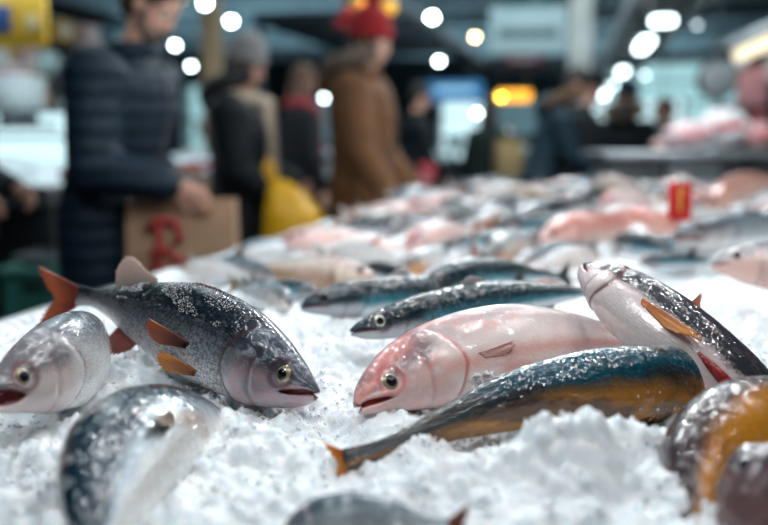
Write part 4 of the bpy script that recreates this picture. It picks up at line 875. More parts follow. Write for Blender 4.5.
# ------------------------------------------------------------------ the hall (metres; hall axes HA across, HB along)
def hp(a, b, z=0): return Vector((a*HA.x+b*HB.x, a*HA.y+b*HB.y, z))
def hbox(name, mat, a, b, z, da, db, dz, parent=None, ch=0.0, kind=None, label=None):
    """box centred at hall position (a,b), bottom at z"""
    o = MB().box(hp(a, b, z+dz/2), (da, db, dz), RZ, ch).build(name, mat, parent, ch > 0)
    if kind: o['kind'] = kind
    if label: o['label'] = label
    return o
concrete = flat('floor_concrete', (.055, .065, .07), .35, noise=.2, scale=3, bump=.1)
darkceil = flat('dark_ceiling', (.10, .14, .16), .8, noise=.2, scale=2); wallm = flat('wall_teal_grey', (.05, .085, .10), .8, noise=.2, scale=1.5)
beam = flat('beam_grey', (.22, .28, .30), .6)
steel = flat('brushed_steel', (.46, .48, .50), .32, .85, noise=.1, scale=8); dsteel = flat('dark_steel', (.05, .06, .07), .45, .5)
white = flat('white_paint', (.55, .60, .62), .5); galv = flat('galvanised', (.22, .25, .27), .45, .5, noise=.12, scale=6)
hbox('floor', concrete, 0, 16, -.1, 26, 44, .1, kind='structure'); hbox('ceiling', darkceil, 0, 16, 4.2, 26, 44, .15, kind='structure')
hbox('wall_back', wallm, 0, 38, 0, 26, .2, 4.2, kind='structure'); hbox('wall_left', wallm, -13, 16, 0, .2, 44, 4.2, kind='structure'); hbox('wall_right', wallm, 13, 16, 0, .2, 44, 4.2, kind='structure'); hbox('wall_front', wallm, 0, -6, 0, 26, .2, 4.2, kind='structure')

# fish counter
ea = (EDGE0.x*HA.x+EDGE0.y*HA.y)
ct = thing('fish_counter', 'long steel fish counter carrying the bed of crushed ice', 'counter', hp(ea+1.6, 2.6, 0))
hbox('tray', steel, ea+1.75, 2.35, .70, 3.55, 4.9, .085, ct, .01); hbox('rim', steel, ea-.02, 2.35, .70, .03, 4.9, .115, ct, .008)
hbox('cabinet', dsteel, ea+1.75, 2.35, .08, 3.3, 4.7, .62, ct, .01); hbox('plinth', flat('black_plinth', (.01, .01, .012), .6), ea+1.75, 2.35, 0, 3.1, 4.5, .08, ct)
# red price tag
tp = on(679, 216, .945); t = thing('price_tag', 'red price tag with a yellow mark standing in the fish at right', 'price tag', (tp.x, tp.y, .93))
RT = Matrix.Rotation(-.12, 3, 'Z')@Matrix.Rotation(-.10, 3, 'X'); tc_ = tp+Vector((0, 0, .055)); tc_.z = at(679, 201, tp.y).z
MB().box(tc_, (.058, .010, .098), RT, .003).build('card', flat('tag_red', (.62, .012, .010), .35, noise=.03), t, True)
MB().box(tc_+RT@Vector((0, -.0062, .004)), (.009, .002, .060), RT).box(tc_+RT@Vector((.004, -.0062, .026)), (.016, .002, .008), RT).build('yellow_mark', flat('tag_yellow', (.75, .42, .10), .5), t)
MB().ell(tc_+RT@Vector((.004, 0, .054)), (.018, .008, .010), RT).build('white_clip', flat('clip_white', (.8, .78, .75), .4), t, True)
MB().cyl(tc_+RT@Vector((0, 0, -.045)), tc_+RT@Vector((0, 0, -.12)), .004).build('stake', steel, t, True)

# steel service counter with packs, right of the far end
sc_ = thing('service_counter', 'grey steel service counter behind the fish at the right', 'counter', at(720, 200, 4.9)*1.0)
sc_.location.z = 0
q = at(590, 155, 5.2); q2 = at(800, 150, 5.2); zt = at(700, 151, 5.0).z; L = q2.x-q.x
MB().box((q.x+L/2, 5.15, zt-.02), (L, .62, .035), None, .008).build('worktop', steel, sc_, True)
MB().box((q.x+L/2+.02, 5.2, zt/2-.02), (L-.1, .5, zt-.05), None, .01).build('cabinet', flat('cab_grey', (.20, .22, .24), .5, .1), sc_, True)
w0 = at(690, 170, 4.93); MB().box((w0.x, 4.935, zt-.20), (.34, .02, .30), None, .005).build('front_panel', flat('panel_pale', (.44, .50, .54), .5), sc_, True)
for px in (663, 745, 790): p = at(px, 170, 4.93); MB().box((p.x, 4.93, zt/2), (.035, .03, zt-.06), None, .004).build('upright', dsteel, sc_, True)
def pack(px, py, Y, w, h, d, col, lab, nm='fish_pack', red=True):
    p = at(px, py, Y); t = thing(nm, lab, 'packaged fish', p)
    m = flat('pack_%s' % nm+str(px), col, .3, noise=.12, scale=20)
    MB().ell(p+Vector((0, 0, h/2)), (w/2, d/2, h/2), None, 24, 14, fn=lambda q: 1+.14*mnoise.noise(q*3+Vector((px, 0, 0)))).build('bag', m, t, True)
    MB().torus(p+Vector((w*.42, 0, h*.55)), (.018, .018), .014, Matrix.Rotation(1.4, 3, 'Y'), 14, 8).build('knot', m, t, True)
    if red: MB().box(p+Vector((0, -d*.47, h*.5)), (w*.55, .012, h*.18), Matrix.Rotation(-.1, 3, 'Y'), .004).build('print', flat('pack_red', (.62, .10, .12), .5), t, True)
pack(688, 148, 5.05, .27, .15, .2, (.80, .60, .62), 'pinkish wrapped pack on the left of the steel counter')
pack(722, 146, 5.15, .30, .22, .2, (.78, .76, .77), 'large white pack with red print on the steel counter')
pack(664, 149, 5.15, .14, .06, .14, (.72, .45, .42), 'low pink pack at the left end of the steel counter', red=False)
pack(757, 148, 5.1, .16, .15, .15, (.62, .34, .34), 'red and white pack at the right end of the steel counter')
# weighing scale arm and dish
t = thing('hanging_scale', 'round white hanging scale on a thin rod, upper right', 'scale', at(716, 80, 7.0)); p = at(716, 79, 7.0); x_, y_, z_ = frame(Vector((-.1, -1, 0)))
RS = Matrix((x_, y_, z_)).transposed(); dial = flat('dial_white', (.50, .56, .58), .35, noise=.03)
MB().lathe(p, [(.02, -.05), (.13, -.05), (.15, -.03), (.15, .03), (.135, .05), (.02, .05)], 32, RS).build('housing', dial, t, True)
MB().torus(p+Vector((0, -.05, 0)), (.140, .140), .012, RS, 32, 8).build('bezel', galv, t, True)
MB().box(p+Vector((.0, -.058, .03)), (.008, .004, .10)).build('pointer', redprint, t)
MB().cyl(p+Vector((0, 0, .14)), Vector((p.x, p.y, 4.2)), .012).build('rod', galv, t, True)
MB().cyl(p-Vector((0, 0, .15)), p-Vector((0, 0, .30)), .006).lathe(p-Vector((0, 0, .42)), [(.02, 0), (.15, .02), (.19, .06), (.185, .065), (.14, .03), (.02, .01)], 24).build('pan', steel, t, True)

# ------------------------------------------------------------------ stalls
lit = flat('lit_panel', (.5, .75, .80), .5, emit=1.5, ecol=(.55, .85, .92)); litw = flat('lit_white', (.8, .9, .95), .5, emit=3.0, ecol=(.75, .92, 1.0))
icem = flat('far_ice', (.75, .84, .88), .4, noise=.15, scale=25, bump=.5)
def led_strip(p0, p1, r, name='tube_light', lab='', strength=14., group=None, col=(.82, .95, 1.0)):
    t = thing(name, lab, 'lamp', (Vector(p0)+Vector(p1))/2, group); d = (Vector(p1)-Vector(p0)).normalized()
    MB().cyl(p0, p1, r, n=12).build('tube', flat('led_%g' % strength, (.9, .95, 1), .4, emit=strength, ecol=col, noise=0), t, True)
    MB().cyl(Vector(p0)-d*.03, p0, r*1.15, n=12).cyl(p1, Vector(p1)+d*.03, r*1.15, n=12).build('end_cap', galv, t, True)
    return t
def display(label, a, b, la, lb, top=.92, body=dsteel, back=None, canopy=None, goods=None, gl='', lit_h=0, rot=0):
    """an ice display counter along the hall with its own back panel, posts and canopy"""
    t = thing('market_stall', label, 'market stall', hp(a, b, 0))
    hbox('cabinet', body, a, b, .06, la*.92, lb*.96, top-.16, t, .01); hbox('tray', steel, a, b, top-.10, la, lb, .10, t, .01)
    o = MB(); rnd = random.Random(int(a*7+b*3))
    nx, ny = 8, 24; vs = []; fs = []
    for j in range(ny+1):
        for i in range(nx+1):
            e = min(i, nx-i, j, ny-j) == 0
            vs.append(hp(a-la*.46+la*.92*i/nx, b-lb*.48+lb*.96*j/ny, top+(0.0 if e else .05+.05*rnd.random())))
    for j in range(ny):
        for i in range(nx): k = j*(nx+1)+i; fs.append((k, k+1, k+nx+2, k+nx+1))
    o.add(vs, fs).build('ice_bed', icem, t, True)['kind'] = 'stuff'
    if back: hbox('back_panel', back, a+math.copysign(la*.62, a), b, top+.25, .06, lb*.96, .85, t, .01)
    if canopy:
        for s in (-1, 1): hbox('post', dsteel, a+math.copysign(la*.55, a), b+s*lb*.47, 0, .06, .06, 2.35, t, .01)
        hbox('canopy', canopy, a, b, 2.3, la*1.15, lb*1.02, .10, t, .02)
    if goods:
        for i in range(goods[0]):
            aa, bb = a+rnd.uniform(-.36, .36)*la, b+(i+.5)/goods[0]*lb*.9-lb*.45
            L, Hh = rnd.uniform(.28, .42), rnd.uniform(.03, .05); yw = rnd.uniform(-.4, .4)+(0 if i % 2 else 3.1); D = Vector((math.cos(yw), math.sin(yw), 0)); c = hp(aa, bb, top+.10)
            fo = Fish('bass', [c-D*L/2, c, c+D*L/2+Vector((0, 0, .004))], Hh, (0, .4, .8), .03, n=24)
            r = thing('herring', gl, 'fish', c, gl+' group'); fo.body(goods[1][i % len(goods[1])], r, 20, 14)
    return t
teal = flat('teal_crate', (.04, .22, .19), .5, noise=.1)
pinkp = flat('pink_panel', (.50, .20, .22), .6)
a0 = -2.9
ls = display('left ice display lit bright blue-white behind the navy-jacketed man', -2.95, 5.4, 1.0, 3.4, .93, back=None, canopy=None, goods=(8, [SILV, WHITE, PINK]), gl='pale fish on the brightly lit left ice display')
# its price rail and red trim, green and grey crates under it
hbox('trim_rail', flat('red_rail', (.42, .05, .07), .5), -2.42, 5.4, .955, .03, 3.3, .05, ls)
def crate(px, py, Y, w, d, h, mat, lab, yaw=0.0):
    p = at(px, py, Y); t = thing('crate', lab, 'crate', (p.x, p.y, p.z-h/2)); R = Matrix.Rotation(yaw, 3, 'Z'); q = MB(); wl = .018; c = Vector((p.x, p.y, p.z))
    q.box(c-Vector((0, 0, h/2-wl/2)), (w, d, wl), R).box(c+R@Vector((0, d/2-wl/2, 0)), (w, wl, h), R).box(c-R@Vector((0, d/2-wl/2, 0)), (w, wl, h), R).box(c+R@Vector((w/2-wl/2, 0, 0)), (wl, d, h), R).box(c-R@Vector((w/2-wl/2, 0, 0)), (wl, d, h), R)
    q.build('shell', mat, t); MB().torus(c+Vector((0, 0, h/2)), (w/2, d/2), .012, R, 4, 6)
    MB().box(c+R@Vector((0, -d/2-.006, h/2-.02)), (w*1.02, .02, .035), R, .005).build('rim', mat, t, True); MB().box(c+R@Vector((0, -d/2-.004, h*.18)), (w*.3, .012, .035), R, .004).build('hand_hole', dsteel, t, True)
crate(50, 290, 3.9, .30, .36, .24, teal, 'green plastic crate under the left display, left of the man'); crate(53, 262, 4.1, .24, .3, .10, galv, 'grey box on top of the green crate'); 
p = at(50, 290, 3.9); t = thing('crate_stand', 'low dark stand holding the green crate', 'stand', (p.x, p.y, 0)); zb = p.z-.12
MB().box((p.x, p.y+.05, zb-.02), (.5, .5, .03), None, .005).build('shelf', dsteel, t, True)
for sx in (-1, 1):
    for sy in (-1, 1): MB().box((p.x+sx*.22, p.y+.05+sy*.22, (zb-.03)/2), (.035, .035, zb-.03)).build('leg', dsteel, t)
# small things stacked on the left display's back shelf
ring = random.Random(3)
sh = thing('shelf_rack', 'dark rack of boxed goods along the far left', 'shelf', hp(-4.7, 6.2, 0))
for z in (.9, 1.25, 1.6, 1.95, 2.3): hbox('shelf_board', dsteel, -4.75, 6.3, z, .5, 4.2, .03, sh)
for b_ in (4.2, 6.3, 8.4): hbox('post', dsteel, -4.52, b_, 0, .05, .05, 2.6, sh); 
cols = [((.45, .22, .20), 'brick red'), ((.62, .66, .70), 'white'), ((.50, .30, .06), 'mustard'), ((.10, .26, .32), 'teal'), ((.60, .40, .38), 'rose'), ((.05, .07, .10), 'black'), ((.35, .20, .12), 'brown')]
def carton(p, d, col, lab, grp, yaw=-TH):
    t = thing('carton', lab, 'box', (p.x, p.y, p.z), grp); R = Matrix.Rotation(yaw, 3, 'Z'); n = col[1]
    MB().box(p+Vector((0, 0, d[2]/2)), d, R, .006).build('box', flat('carton_'+n, col[0], .6), t, True)
    MB().box(p+Vector((0, 0, d[2]+.003)), (d[0]*.98, d[1]*.98, .008), R, .002).build('lid', flat('carton_'+n, col[0], .6), t, True)
    MB().box(p+R@Vector((d[0]*.0, -d[1]/2-.002, d[2]*.55)), (d[0]*.5, .004, d[2]*.4), R).build('sticker', white, t); MB().box(p+R@Vector((d[0]/2+.002, 0, d[2]*.55)), (.004, d[1]*.5, d[2]*.4), R).build('sticker', white, t)
for zi, z in enumerate((.93, 1.28, 1.63, 1.98)):
    for j in range(9):
        c_ = cols[ring.randrange(len(cols))]; carton(hp(-4.65, 4.4+j*.45, z), (.34, ring.uniform(.26, .38), ring.uniform(.16, .28)), c_, 'blurred %s carton on the %s shelf of the far left rack' % (c_[1], ('lowest', 'second', 'third', 'top')[zi]), 'cartons on the far left rack')
# yellow sign board, with blue notice, upper left
def sign(name, label, p, w, h, mat, yaw, face=None, parts=(), hang=True, d=.05):
    t = thing(name, label, 'sign', p); R = Matrix.Rotation(yaw, 3, 'Z'); p = Vector(p)
    MB().box(p, (w, d, h), R, .012).build('board', mat, t, True)
    for (x_, z_, w_, h_, m_, nm) in parts: MB().box(p+R@Vector((x_, -d/2-.004, z_)), (w_, .008, h_), R, .002).build(nm, m_, t, True)
    if hang:
        for s in (-1, 1): a_ = p+R@Vector((s*w*.4, 0, h/2)); MB().cyl(a_, Vector((a_.x, a_.y, 4.2)), .008, n=8).build('hanger', galv, t, True)
yelm = flat('sign_yellow', (.50, .28, .015), .5, noise=.15, scale=5); bluem = flat('sign_blue', (.03, .07, .20), .4)
sign('hanging_sign', 'yellow sign with a dark blue notice hanging at upper left', at(16, 20, 5.2), .36, .30, yelm, -.1, parts=[(-.08, 0, .13, .15, bluem, 'blue_notice'), (.11, -.02, .08, .09, flat('sign_pale', (.5, .4, .2), .5), 'pale_patch')])
sign('hanging_sign', 'small orange sign under the yellow one at left', at(40, 76, 6.5), .14, .10, flat('sign_orange', (.55, .28, .03), .5), 0, parts=[(0, 0, .06, .03, dsteel, 'dark_bar')], hang=False)
bluel = flat('sign_blue_lit', (.03, .20, .50), .4, emit=.2, ecol=(.08, .42, .80))
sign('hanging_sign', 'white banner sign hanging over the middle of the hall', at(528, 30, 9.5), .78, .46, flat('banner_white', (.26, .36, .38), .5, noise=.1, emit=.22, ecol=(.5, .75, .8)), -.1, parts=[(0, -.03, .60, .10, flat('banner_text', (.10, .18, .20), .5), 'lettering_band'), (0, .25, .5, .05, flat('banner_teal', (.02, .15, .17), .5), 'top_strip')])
sign('hanging_sign', 'glowing blue sign far behind the black-hooded shopper', at(455, 92, 11.5), .70, .26, bluel, 0, parts=[(0, .03, .5, .07, flat('sign_skylit', (.3, .6, .8), .5, emit=.5, ecol=(.4, .75, 1.0)), 'light_band')], hang=True)
sign('hanging_sign', 'dark red sign strip beneath the white banner', at(524, 60, 10.5), .42, .12, flat('sign_maroon', (.20, .02, .03), .5), -.1, parts=[(0, 0, .3, .03, white, 'light_band')], hang=False)
sign('hanging_sign', 'bright blue panel beside the pale pillar at the top', at(631, 6, 8.5), .12, .30, flat('sign_cyan', (.03, .30, .45), .5, emit=.3, ecol=(.05, .5, .75)), -.1, parts=[(0, 0, .05, .15, white, 'light_band')])
ab = flat('amber_lit', (1, .5, .05), .4, emit=2.2, ecol=(1., .42, .02), noise=0)
sign('menu_sign', 'glowing amber sign between the far shoppers', at(514, 96, 10.), .36, .11, ab, -.1, parts=[(0, 0, .24, .03, flat('amber_dark', (.5, .2, .02), .5, emit=1.5, ecol=(1, .25, .01)), 'lettering_band')])
# fascia signs, right
t = thing('shop_fascia', 'right-hand shop front with pink and red boards under a warm lit box', 'shop front', at(756, 90, 6.0))
p = at(756, 48, 6.0); RF = Matrix.Rotation(-TH-.9, 3, 'Z')
MB().box(p, (.30, .10, .09), Matrix.Rotation(-.42, 3, 'Y'), .02).build('light_box', flat('warm_lit', (1, .85, .6), .5, emit=.9, ecol=(1, .82, .58)), t, True)
MB().box(p+Vector((0, .05, .10)), (.45, .25, .05), Matrix.Rotation(-.42, 3, 'Y'), .02).build('awning', white, t, True)
for i, (px, py, w, h, m) in enumerate([(752, 86, .20, .26, flat('board_pink', (.55, .26, .28), .6)), (758, 116, .12, .07, flat('board_red', (.36, .10, .10), .6)), (776, 66, .14, .2, white)]):
    MB().box(at(px, py, 6.1), (w, .03, h), None, .006).build('board', m, t, True)
MB().box(at(775, 100, 6.25), (.4, .04, 1.0), None, .01).build('back_panel', dsteel, t, True); MB().box(at(770, 160, 6.25)*1.0-Vector((0, 0, .35)), (.5, .3, 1.3), None, .01).build('cabinet', dsteel, t, True)
# white counter scale lid lifted beside packs
# far stalls: bright teal display fronts
far = [(-2.6, 10.5, 1.4, 3.5, 'ice display stall far left of the aisle, under small lamps'), (-.6, 15.5, 2.6, 1.6, 'brightly lit stall at the end of the aisle behind the shoppers'), (2.6, 15.0, 2.4, 1.6, 'pale teal stall straight behind the fur-hooded shopper'), (4.6, 11.0, 1.4, 3.0, 'ice display stall along the right side of the aisle')]
for a, b, la, lb, lb_ in far: display(lb_, a, b, la, lb, .95, canopy=dsteel)
def backlit(px, py, Y, w, h, mat, lab):
    p = at(px, py, Y); t = thing('display_case', lab, 'display case', (p.x, p.y, p.z-h/2)); R = RZ
    MB().box(p+Vector((0, .12, 0)), (w, .06, h), R, .01).build('back_panel', mat, t, True)
    for z in (-.5, -.17, .17, .5): MB().box(p+Vector((0, 0, z*h)), (w, .26, .025), R).build('shelf', galv, t)
    for s in (-1, 1): MB().box(p+R@Vector((s*w/2, 0, 0)), (.03, .28, h), R).build('side_panel', galv, t)
    return t
tl = flat('case_teal', (.25, .42, .44), .6, emit=.75, ecol=(.42, .74, .78)); tl2 = flat('case_pale', (.4, .52, .54), .6, emit=1.3, ecol=(.60, .85, .90)); tl3 = flat('case_dim', (.10, .18, .21), .6, emit=.25, ecol=(.30, .58, .68))
backlit(700, 92, 12.5, 2.4, .80, tl, 'long pale teal lit case across the far right aisle')
backlit(640, 118, 12.0, 1.1, .5, tl2, 'bright whitish lit case behind the fur-hooded shopper')
backlit(468, 128, 12.5, .75, .85, tl2, 'bright lit case between the black-hooded shopper and the red-haired one')
backlit(510, 118, 13.5, 1.5, .5, tl3, 'dim teal case behind the amber sign')
backlit(342, 120, 12.5, .8, .6, tl3, 'dim case glimpsed left of the brown coat')
backlit(222, 138, 9.5, .8, 1.1, tl, 'lit white and pink case between the man and the grey-hatted woman')
backlit(20, 150, 6.0, .9, .5, tl2, 'bright white lit case behind the left ice display')
# coloured goods in front of lit cases
gd = [(214, 150, 9.2, .14, (.75, .78, .80), 'white'), (204, 128, 9.2, .12, (.62, .25, .28), 'red'), (228, 162, 9.2, .13, (.62, .60, .60), 'pale'), (296, 120, 9., .14, (.60, .10, .16), 'crimson'), (320, 150, 9., .12, (.5, .2, .25), 'plum'), (330, 172, 9., .13, (.75, .78, .8), 'white'), (474, 160, 11.5, .16, (.5, .12, .2), 'cherry'), (455, 140, 11.5, .2, (.5, .75, .8), 'light blue'), (10, 80, 6.6, .26, (.55, .30, .32), 'pink'), (48, 62, 6.2, .14, (.32, .42, .42), 'grey-green'), (20, 98, 6.1, .34, (.62, .68, .7), 'long white'), (602, 152, 9.5, .34, (.75, .45, .48), 'pink and white'), (735, 118, 7.5, .3, (.6, .72, .72), 'pale green')]
for i, (px, py, Y, s, c_, nm) in enumerate(gd):
    p = at(px, py, Y); t = thing('tub', 'blurred %s tub of goods %s' % (nm, ('on the lit case beside the grey hat', 'near the man jacket', 'low behind the paper bag', 'beside the brown-haired shopper', 'between the two women', 'low between the two women', 'left of the amber sign', 'under the blue sign', 'at the far left edge', 'beneath the yellow sign', 'on the left stall shelf', 'beyond the navy-jacketed man', 'below the round scale')[i]), 'tub', (p.x, p.y, p.z-s/2))
    m = flat('tub_%d' % i, c_, .4)
    MB().lathe(p-Vector((0, 0, s/2)), [(.005, 0), (s*.40, 0), (s*.5, s*.75), (s*.5, s*.8), (s*.46, s*.8), (s*.4, s*.75)], 24).build('tub_body', m, t, True); MB().lathe(p+Vector((0, 0, s*.3)), [(s*.52, 0), (s*.53, s*.08), (s*.3, s*.14), (.004, s*.15)], 24).build('lid', white if i % 3 else m, t, True)
    if p.z > 1.0: MB().box((p.x, p.y+.05, p.z-s/2-.015), (s*1.6, s*1.1, .03)).box((p.x, p.y+.05+s*.4, (p.z-s/2)/2), (.05, .05, p.z-s/2-.03)).build('stand', dsteel, t)
# pillars, beams, ducts
pm = flat('pillar_cream', (.62, .62, .58), .6, noise=.12, scale=4); 
pp = at(581, 40, 11.0); o = MB().box((pp.x, pp.y, 2.1), (.27, .27, 4.2), RZ, .01).build('pillar_1', pm, None, True); o['kind'] = 'structure'
pp = at(212, 40, 9.0); o = MB().box((pp.x, pp.y, 2.1), (.17, .17, 4.2), RZ, .01).build('pillar_2', flat('pillar_tan', (.50, .36, .22), .6), None, True); o['kind'] = 'structure'
for i, (a, z, w, h, m) in enumerate([(-2.6, 2.75, .45, .12, galv), (-1.2, 3.3, .3, .2, beam), (1.0, 3.35, .2, .25, beam), (4.8, 3.0, .4, .3, beam)]):
    hbox('trim_%d' % (i+1), m, a, 10, z, w, 26, h, kind='structure')
for i in range(7): hbox('trim_%d' % (i+5), beam, 0, 6+i*3.6, 3.65, 24, .22, .35, kind='structure')
# ------------------------------------------------------------------ lamps
def pendant(px, py, Y, r, strength, col, label, group=None):
    r *= .55; strength *= 1.5; p = at(px, py, Y); t = thing('pendant_lamp', label, 'lamp', (p.x, p.y, p.z), group)
    MB().ell(p, (r, r, r*.9), None, 20, 12).build('bulb', flat('bulb_%g_%g' % (strength, col[2]), (1, 1, 1), .4, emit=strength, ecol=col, noise=0), t, True)
    MB().lathe(p+Vector((0, 0, r*.55)), [(r*1.25, 0), (r*1.2, r*.25), (r*.7, r*.9), (r*.25, r*1.3), (r*.2, r*1.6)], 24).build('shade', dsteel, t, True)
    MB().cyl(p+Vector((0, 0, r*1.8)), (p.x, p.y, 4.2), .006, n=8).build('cord', dsteel, t, True)
cw = (.78, .95, 1.0); wm = (1.0, .78, .38); ye = (1.0, .72, .05)
PL = [(205, 3, 7.0, .055, 30, cw, 'white lamp cut by the top edge above the grey hat'), (231, 21, 7.5, .052, 30, cw, 'white lamp right above the grey knit hat'), (175, 45, 7.5, .045, 18, cw, 'small lamp by the bearded man chin, upper'), (191, 66, 8.5, .045, 14, cw, 'small lamp by the bearded man chin, lower'),
      (304, 86, 9.0, .045, 16, cw, 'small lamp left of the fur hood, upper'), (324, 98, 10., .045, 14, cw, 'small lamp left of the fur hood, lower'), (432, 17, 8.5, .062, 34, cw, 'brightest white lamp right of the red pompom'), (439, 61, 10., .05, 24, cw, 'white lamp under the brightest one'),
      (475, 37, 8.5, .045, 16, wm, 'warm cream lamp hanging left of the white banner'), (477, 113, 12., .060, 14, cw, 'white lamp above the reddish-brown hair'), (501, 97, 10., .050, 16, ye, 'yellow round lamp at the left end of the amber sign'), (508, 130, 12., .05, 3, cw, 'faint lamp right of the reddish-brown hair'),
      (697, 25, 9.5, .05, 2.2, cw, 'dim bluish lamp right of the light track'), (645, 75, 11., .05, 5, cw, 'dim lamp beside the light track'), (663, 103, 10., .055, 16, ye, 'yellow lamp above the auburn-haired person'), (719, 105, 10., .05, 3, wm, 'dim warm lamp left of the pink boards'), (181, 0, 8., .03, 5, wm, 'tiny warm lamp at the top edge')]
for a in PL: pendant(*a)
# light track running away along the hall
tr = thing('light_track', 'long grey ceiling track carrying the row of bright lamps at right', 'light track', at(663, 21, 6.5))
TA, TB = at(663, 21, 6.5), at(583, 122, 30.0); TD = (TB-TA).normalized(); TX = TD.cross(Vector((0, 0, 1))).normalized(); RT_ = Matrix((TX, TD, TX.cross(TD))).transposed(); TL = (TB-TA).length
def trk(t_, off=0, dz=0): return TA+TD*t_+TX*off+Vector((0, 0, dz))
for off, dz in ((-.24, .08), (.26, .14)): MB().box(trk(TL/2-1, off, dz), (.05, TL+2, .08), RT_).build('rail', flat('rail_pale', (.40, .46, .48), .5), tr)
MB().box(trk(TL/2-1, .03, .20), (.56, TL+2, .02), RT_).build('pan', flat('track_pan', (.22, .27, .29), .5), tr)
for i in range(12): MB().box(trk(-1+i*2.0, .02, .17), (.54, .05, .04), RT_).build('cross_bar', galv, tr); c_ = trk(-1+i*2.0, 0, .2); MB().cyl(c_, (c_.x, c_.y, 4.2), .010, n=8).build('rod', galv, tr, True)
for i, (py_, L) in enumerate([(21, .10), (45, .75), (72, .35), (86, .8), (95, 1.3), (103, 1.6), (110, 2.2), (116, 2.6)]):
    lo, hi = 0.0, TL
    for _ in range(40):
        m_ = (lo+hi)/2; P_ = trk(m_)-CAM; yy = 262.5-FPX*(P_.z*cp+P_.y*sp)/(P_.y*cp-P_.z*sp)
        if yy < py_: lo = m_
        else: hi = m_
    q = trk(lo)
    l = thing('track_lamp', '%s bright oval lamp along the ceiling track, counted from the top' % ('first', 'second', 'third', 'fourth', 'fifth', 'sixth', 'seventh', 'last')[i], 'lamp', q)
    MB().box(q, ((.16, .10, .10, .10, .14, .16, .18, .2)[i], L, .05), RT_, .02).build('diffuser', flat('tracklamp', (1, 1, 1), .4, emit=9., ecol=cw, noise=0), l, True); MB().box(q+Vector((0, 0, .05)), (.19, L+.05, .05), RT_, .015).build('housing', galv, l, True); MB().box(q+Vector((0, 0, .13)), (.04, .04, .12), RT_).build('bracket', galv, l)
# festive baubles at the top
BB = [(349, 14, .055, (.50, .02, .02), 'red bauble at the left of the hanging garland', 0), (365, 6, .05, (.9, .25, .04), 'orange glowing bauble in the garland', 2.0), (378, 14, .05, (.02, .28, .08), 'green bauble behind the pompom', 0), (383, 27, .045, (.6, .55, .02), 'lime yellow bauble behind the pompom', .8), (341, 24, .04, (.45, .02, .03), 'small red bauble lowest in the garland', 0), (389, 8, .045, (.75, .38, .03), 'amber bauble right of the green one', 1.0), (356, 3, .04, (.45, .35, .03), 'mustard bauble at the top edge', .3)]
for px, py, r, c_, lb, e in BB:
    p = at(px, py, 5.6); t = thing('bauble', lb, 'bauble', p)
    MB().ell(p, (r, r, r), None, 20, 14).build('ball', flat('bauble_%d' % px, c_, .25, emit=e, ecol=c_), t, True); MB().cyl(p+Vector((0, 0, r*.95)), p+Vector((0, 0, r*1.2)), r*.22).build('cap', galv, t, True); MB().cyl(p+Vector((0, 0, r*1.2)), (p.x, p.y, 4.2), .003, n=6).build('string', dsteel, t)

# working light: added bare area lights, no fittings, in place of unseen hall lamps
def area(name, p, tgt, sx, sy, power, col):
    L = bpy.data.lights.new(name, 'AREA'); L.shape = 'RECTANGLE'; L.size = sx; L.size_y = sy; L.energy = power; L.color = col
    o = bpy.data.objects.new(name, L); COL.objects.link(o); o.location = p; o.rotation_euler = (Vector(tgt)-Vector(p)).to_track_quat('-Z', 'Y').to_euler(); return o
area('rear_fill_light', (.9, 5.6, 2.9), (.7, 3.8, .9), .3, .3, KEY*.5, (.93, .98, 1.0))  # fill without a fitting, lifts the far heap of fish
area('aisle_fill_light', (-1.6, 5.0, 3.4), (-1.5, 4.5, 1.2), 1.4, 3., KEY*.45, (.80, .93, 1.0))
area('front_left_light', (-1.2, .6, 3.0), (-1.0, 3.6, 1.2), .5, .5, KEY*.18, (.80, .93, 1.0))
area('hall_fill_light', (1.5, 10., 3.5), (1.5, 10, 1.), 4., 6., KEY*2.2, (.75, .92, 1.0))
area('far_fill_light', (4, 20., 3.5), (4, 20, 1.), 6., 10., KEY*4, (.75, .92, 1.0))
area('right_fill_light', (1.8, 3.6, 3.0), (1.9, 5.2, 1.1), .6, .6, KEY*.9, (.9, .97, 1.0))  # added fill, no panel there, brightens the steel counter and packs
area('left_stall_light', (-2.6, 5.2, 2.2), (-2.7, 5.2, .95), .6, 2.6, KEY*.5, (.75, .95, 1.0))
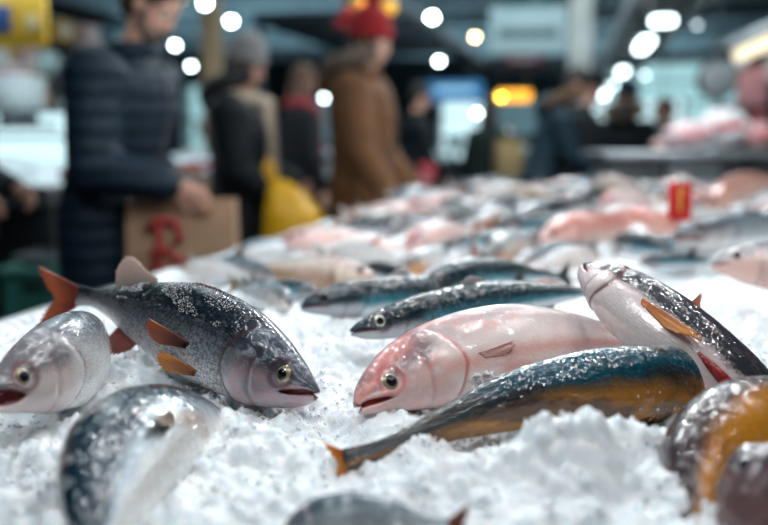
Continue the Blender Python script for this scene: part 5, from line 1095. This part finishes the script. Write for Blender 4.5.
area('ceiling_fill', (1.0, 8., 2.9), (1.0, 8., 4.2), 3., 8., KEY*3.5, (.55, .85, 1.0))  # added upward fill so the ceiling does not go black
area('far_ceiling_fill', (5, 27., 2.9), (5, 27., 4.2), 8., 10., KEY*9, (.55, .85, 1.0))  # second added fill, lifts the far stretch of ceiling
area('aisle_end_fill', (1.3, 5.4, 3.4), (1.4, 7.4, 1.3), .8, .8, KEY*.9, (.9, .97, 1.0))  # added fill for the shoppers beyond the counter, no real lamp
area('side_ceiling_fill', (-3, 20., 2.6), (-3, 20., 4.2), 6., 10., KEY*6, (.55, .85, 1.0))  # added fill for the dark left part of the ceiling
# spot heads in rows over the counter
k_ = 0
for j in range(4):
    for i in range(4):
        x_, y_ = -.75+i*.56+(j % 2)*.28+(j*.16), .55+j*.95
        L = bpy.data.lights.new('counter_spot', 'AREA'); L.shape = 'DISK'; L.size = .09; L.energy = KEY*1.02/16; L.color = (.93, .97, 1.0) if (i+j) % 3 else (1.0, .97, .94)
        o = bpy.data.objects.new('counter_spot', L); COL.objects.link(o); o.location = (x_, y_, 2.35); o.rotation_euler = ((Vector((x_*.3, 1.5, .9))-o.location).to_track_quat('-Z', 'Y')).to_euler()
w = bpy.data.worlds.new('hall_air'); SC.world = w; w.use_nodes = True; bg = w.node_tree.nodes['Background']; bg.inputs[0].default_value = (.35, .55, .65, 1); bg.inputs[1].default_value = .25
cam = bpy.data.cameras.new('camera'); co = bpy.data.objects.new('camera', cam); COL.objects.link(co); SC.camera = co
co.location = CAM; co.rotation_euler = (PI/2-PITCH, 0, 0); cam.sensor_width = 36; cam.lens = FPX/768*36; cam.clip_start = .02
cam.dof.use_dof = True; cam.dof.focus_distance = 1.0; cam.dof.aperture_fstop = FST; cam.dof.aperture_blades = 0
SC.view_settings.view_transform = 'Standard'; SC.view_settings.look = 'None'; SC.view_settings.gamma = 1; SC.view_settings.use_curve_mapping = False; SC.view_settings.exposure = EXPO
SC.cycles.use_denoising = True; SC.cycles.sample_clamp_indirect = 8
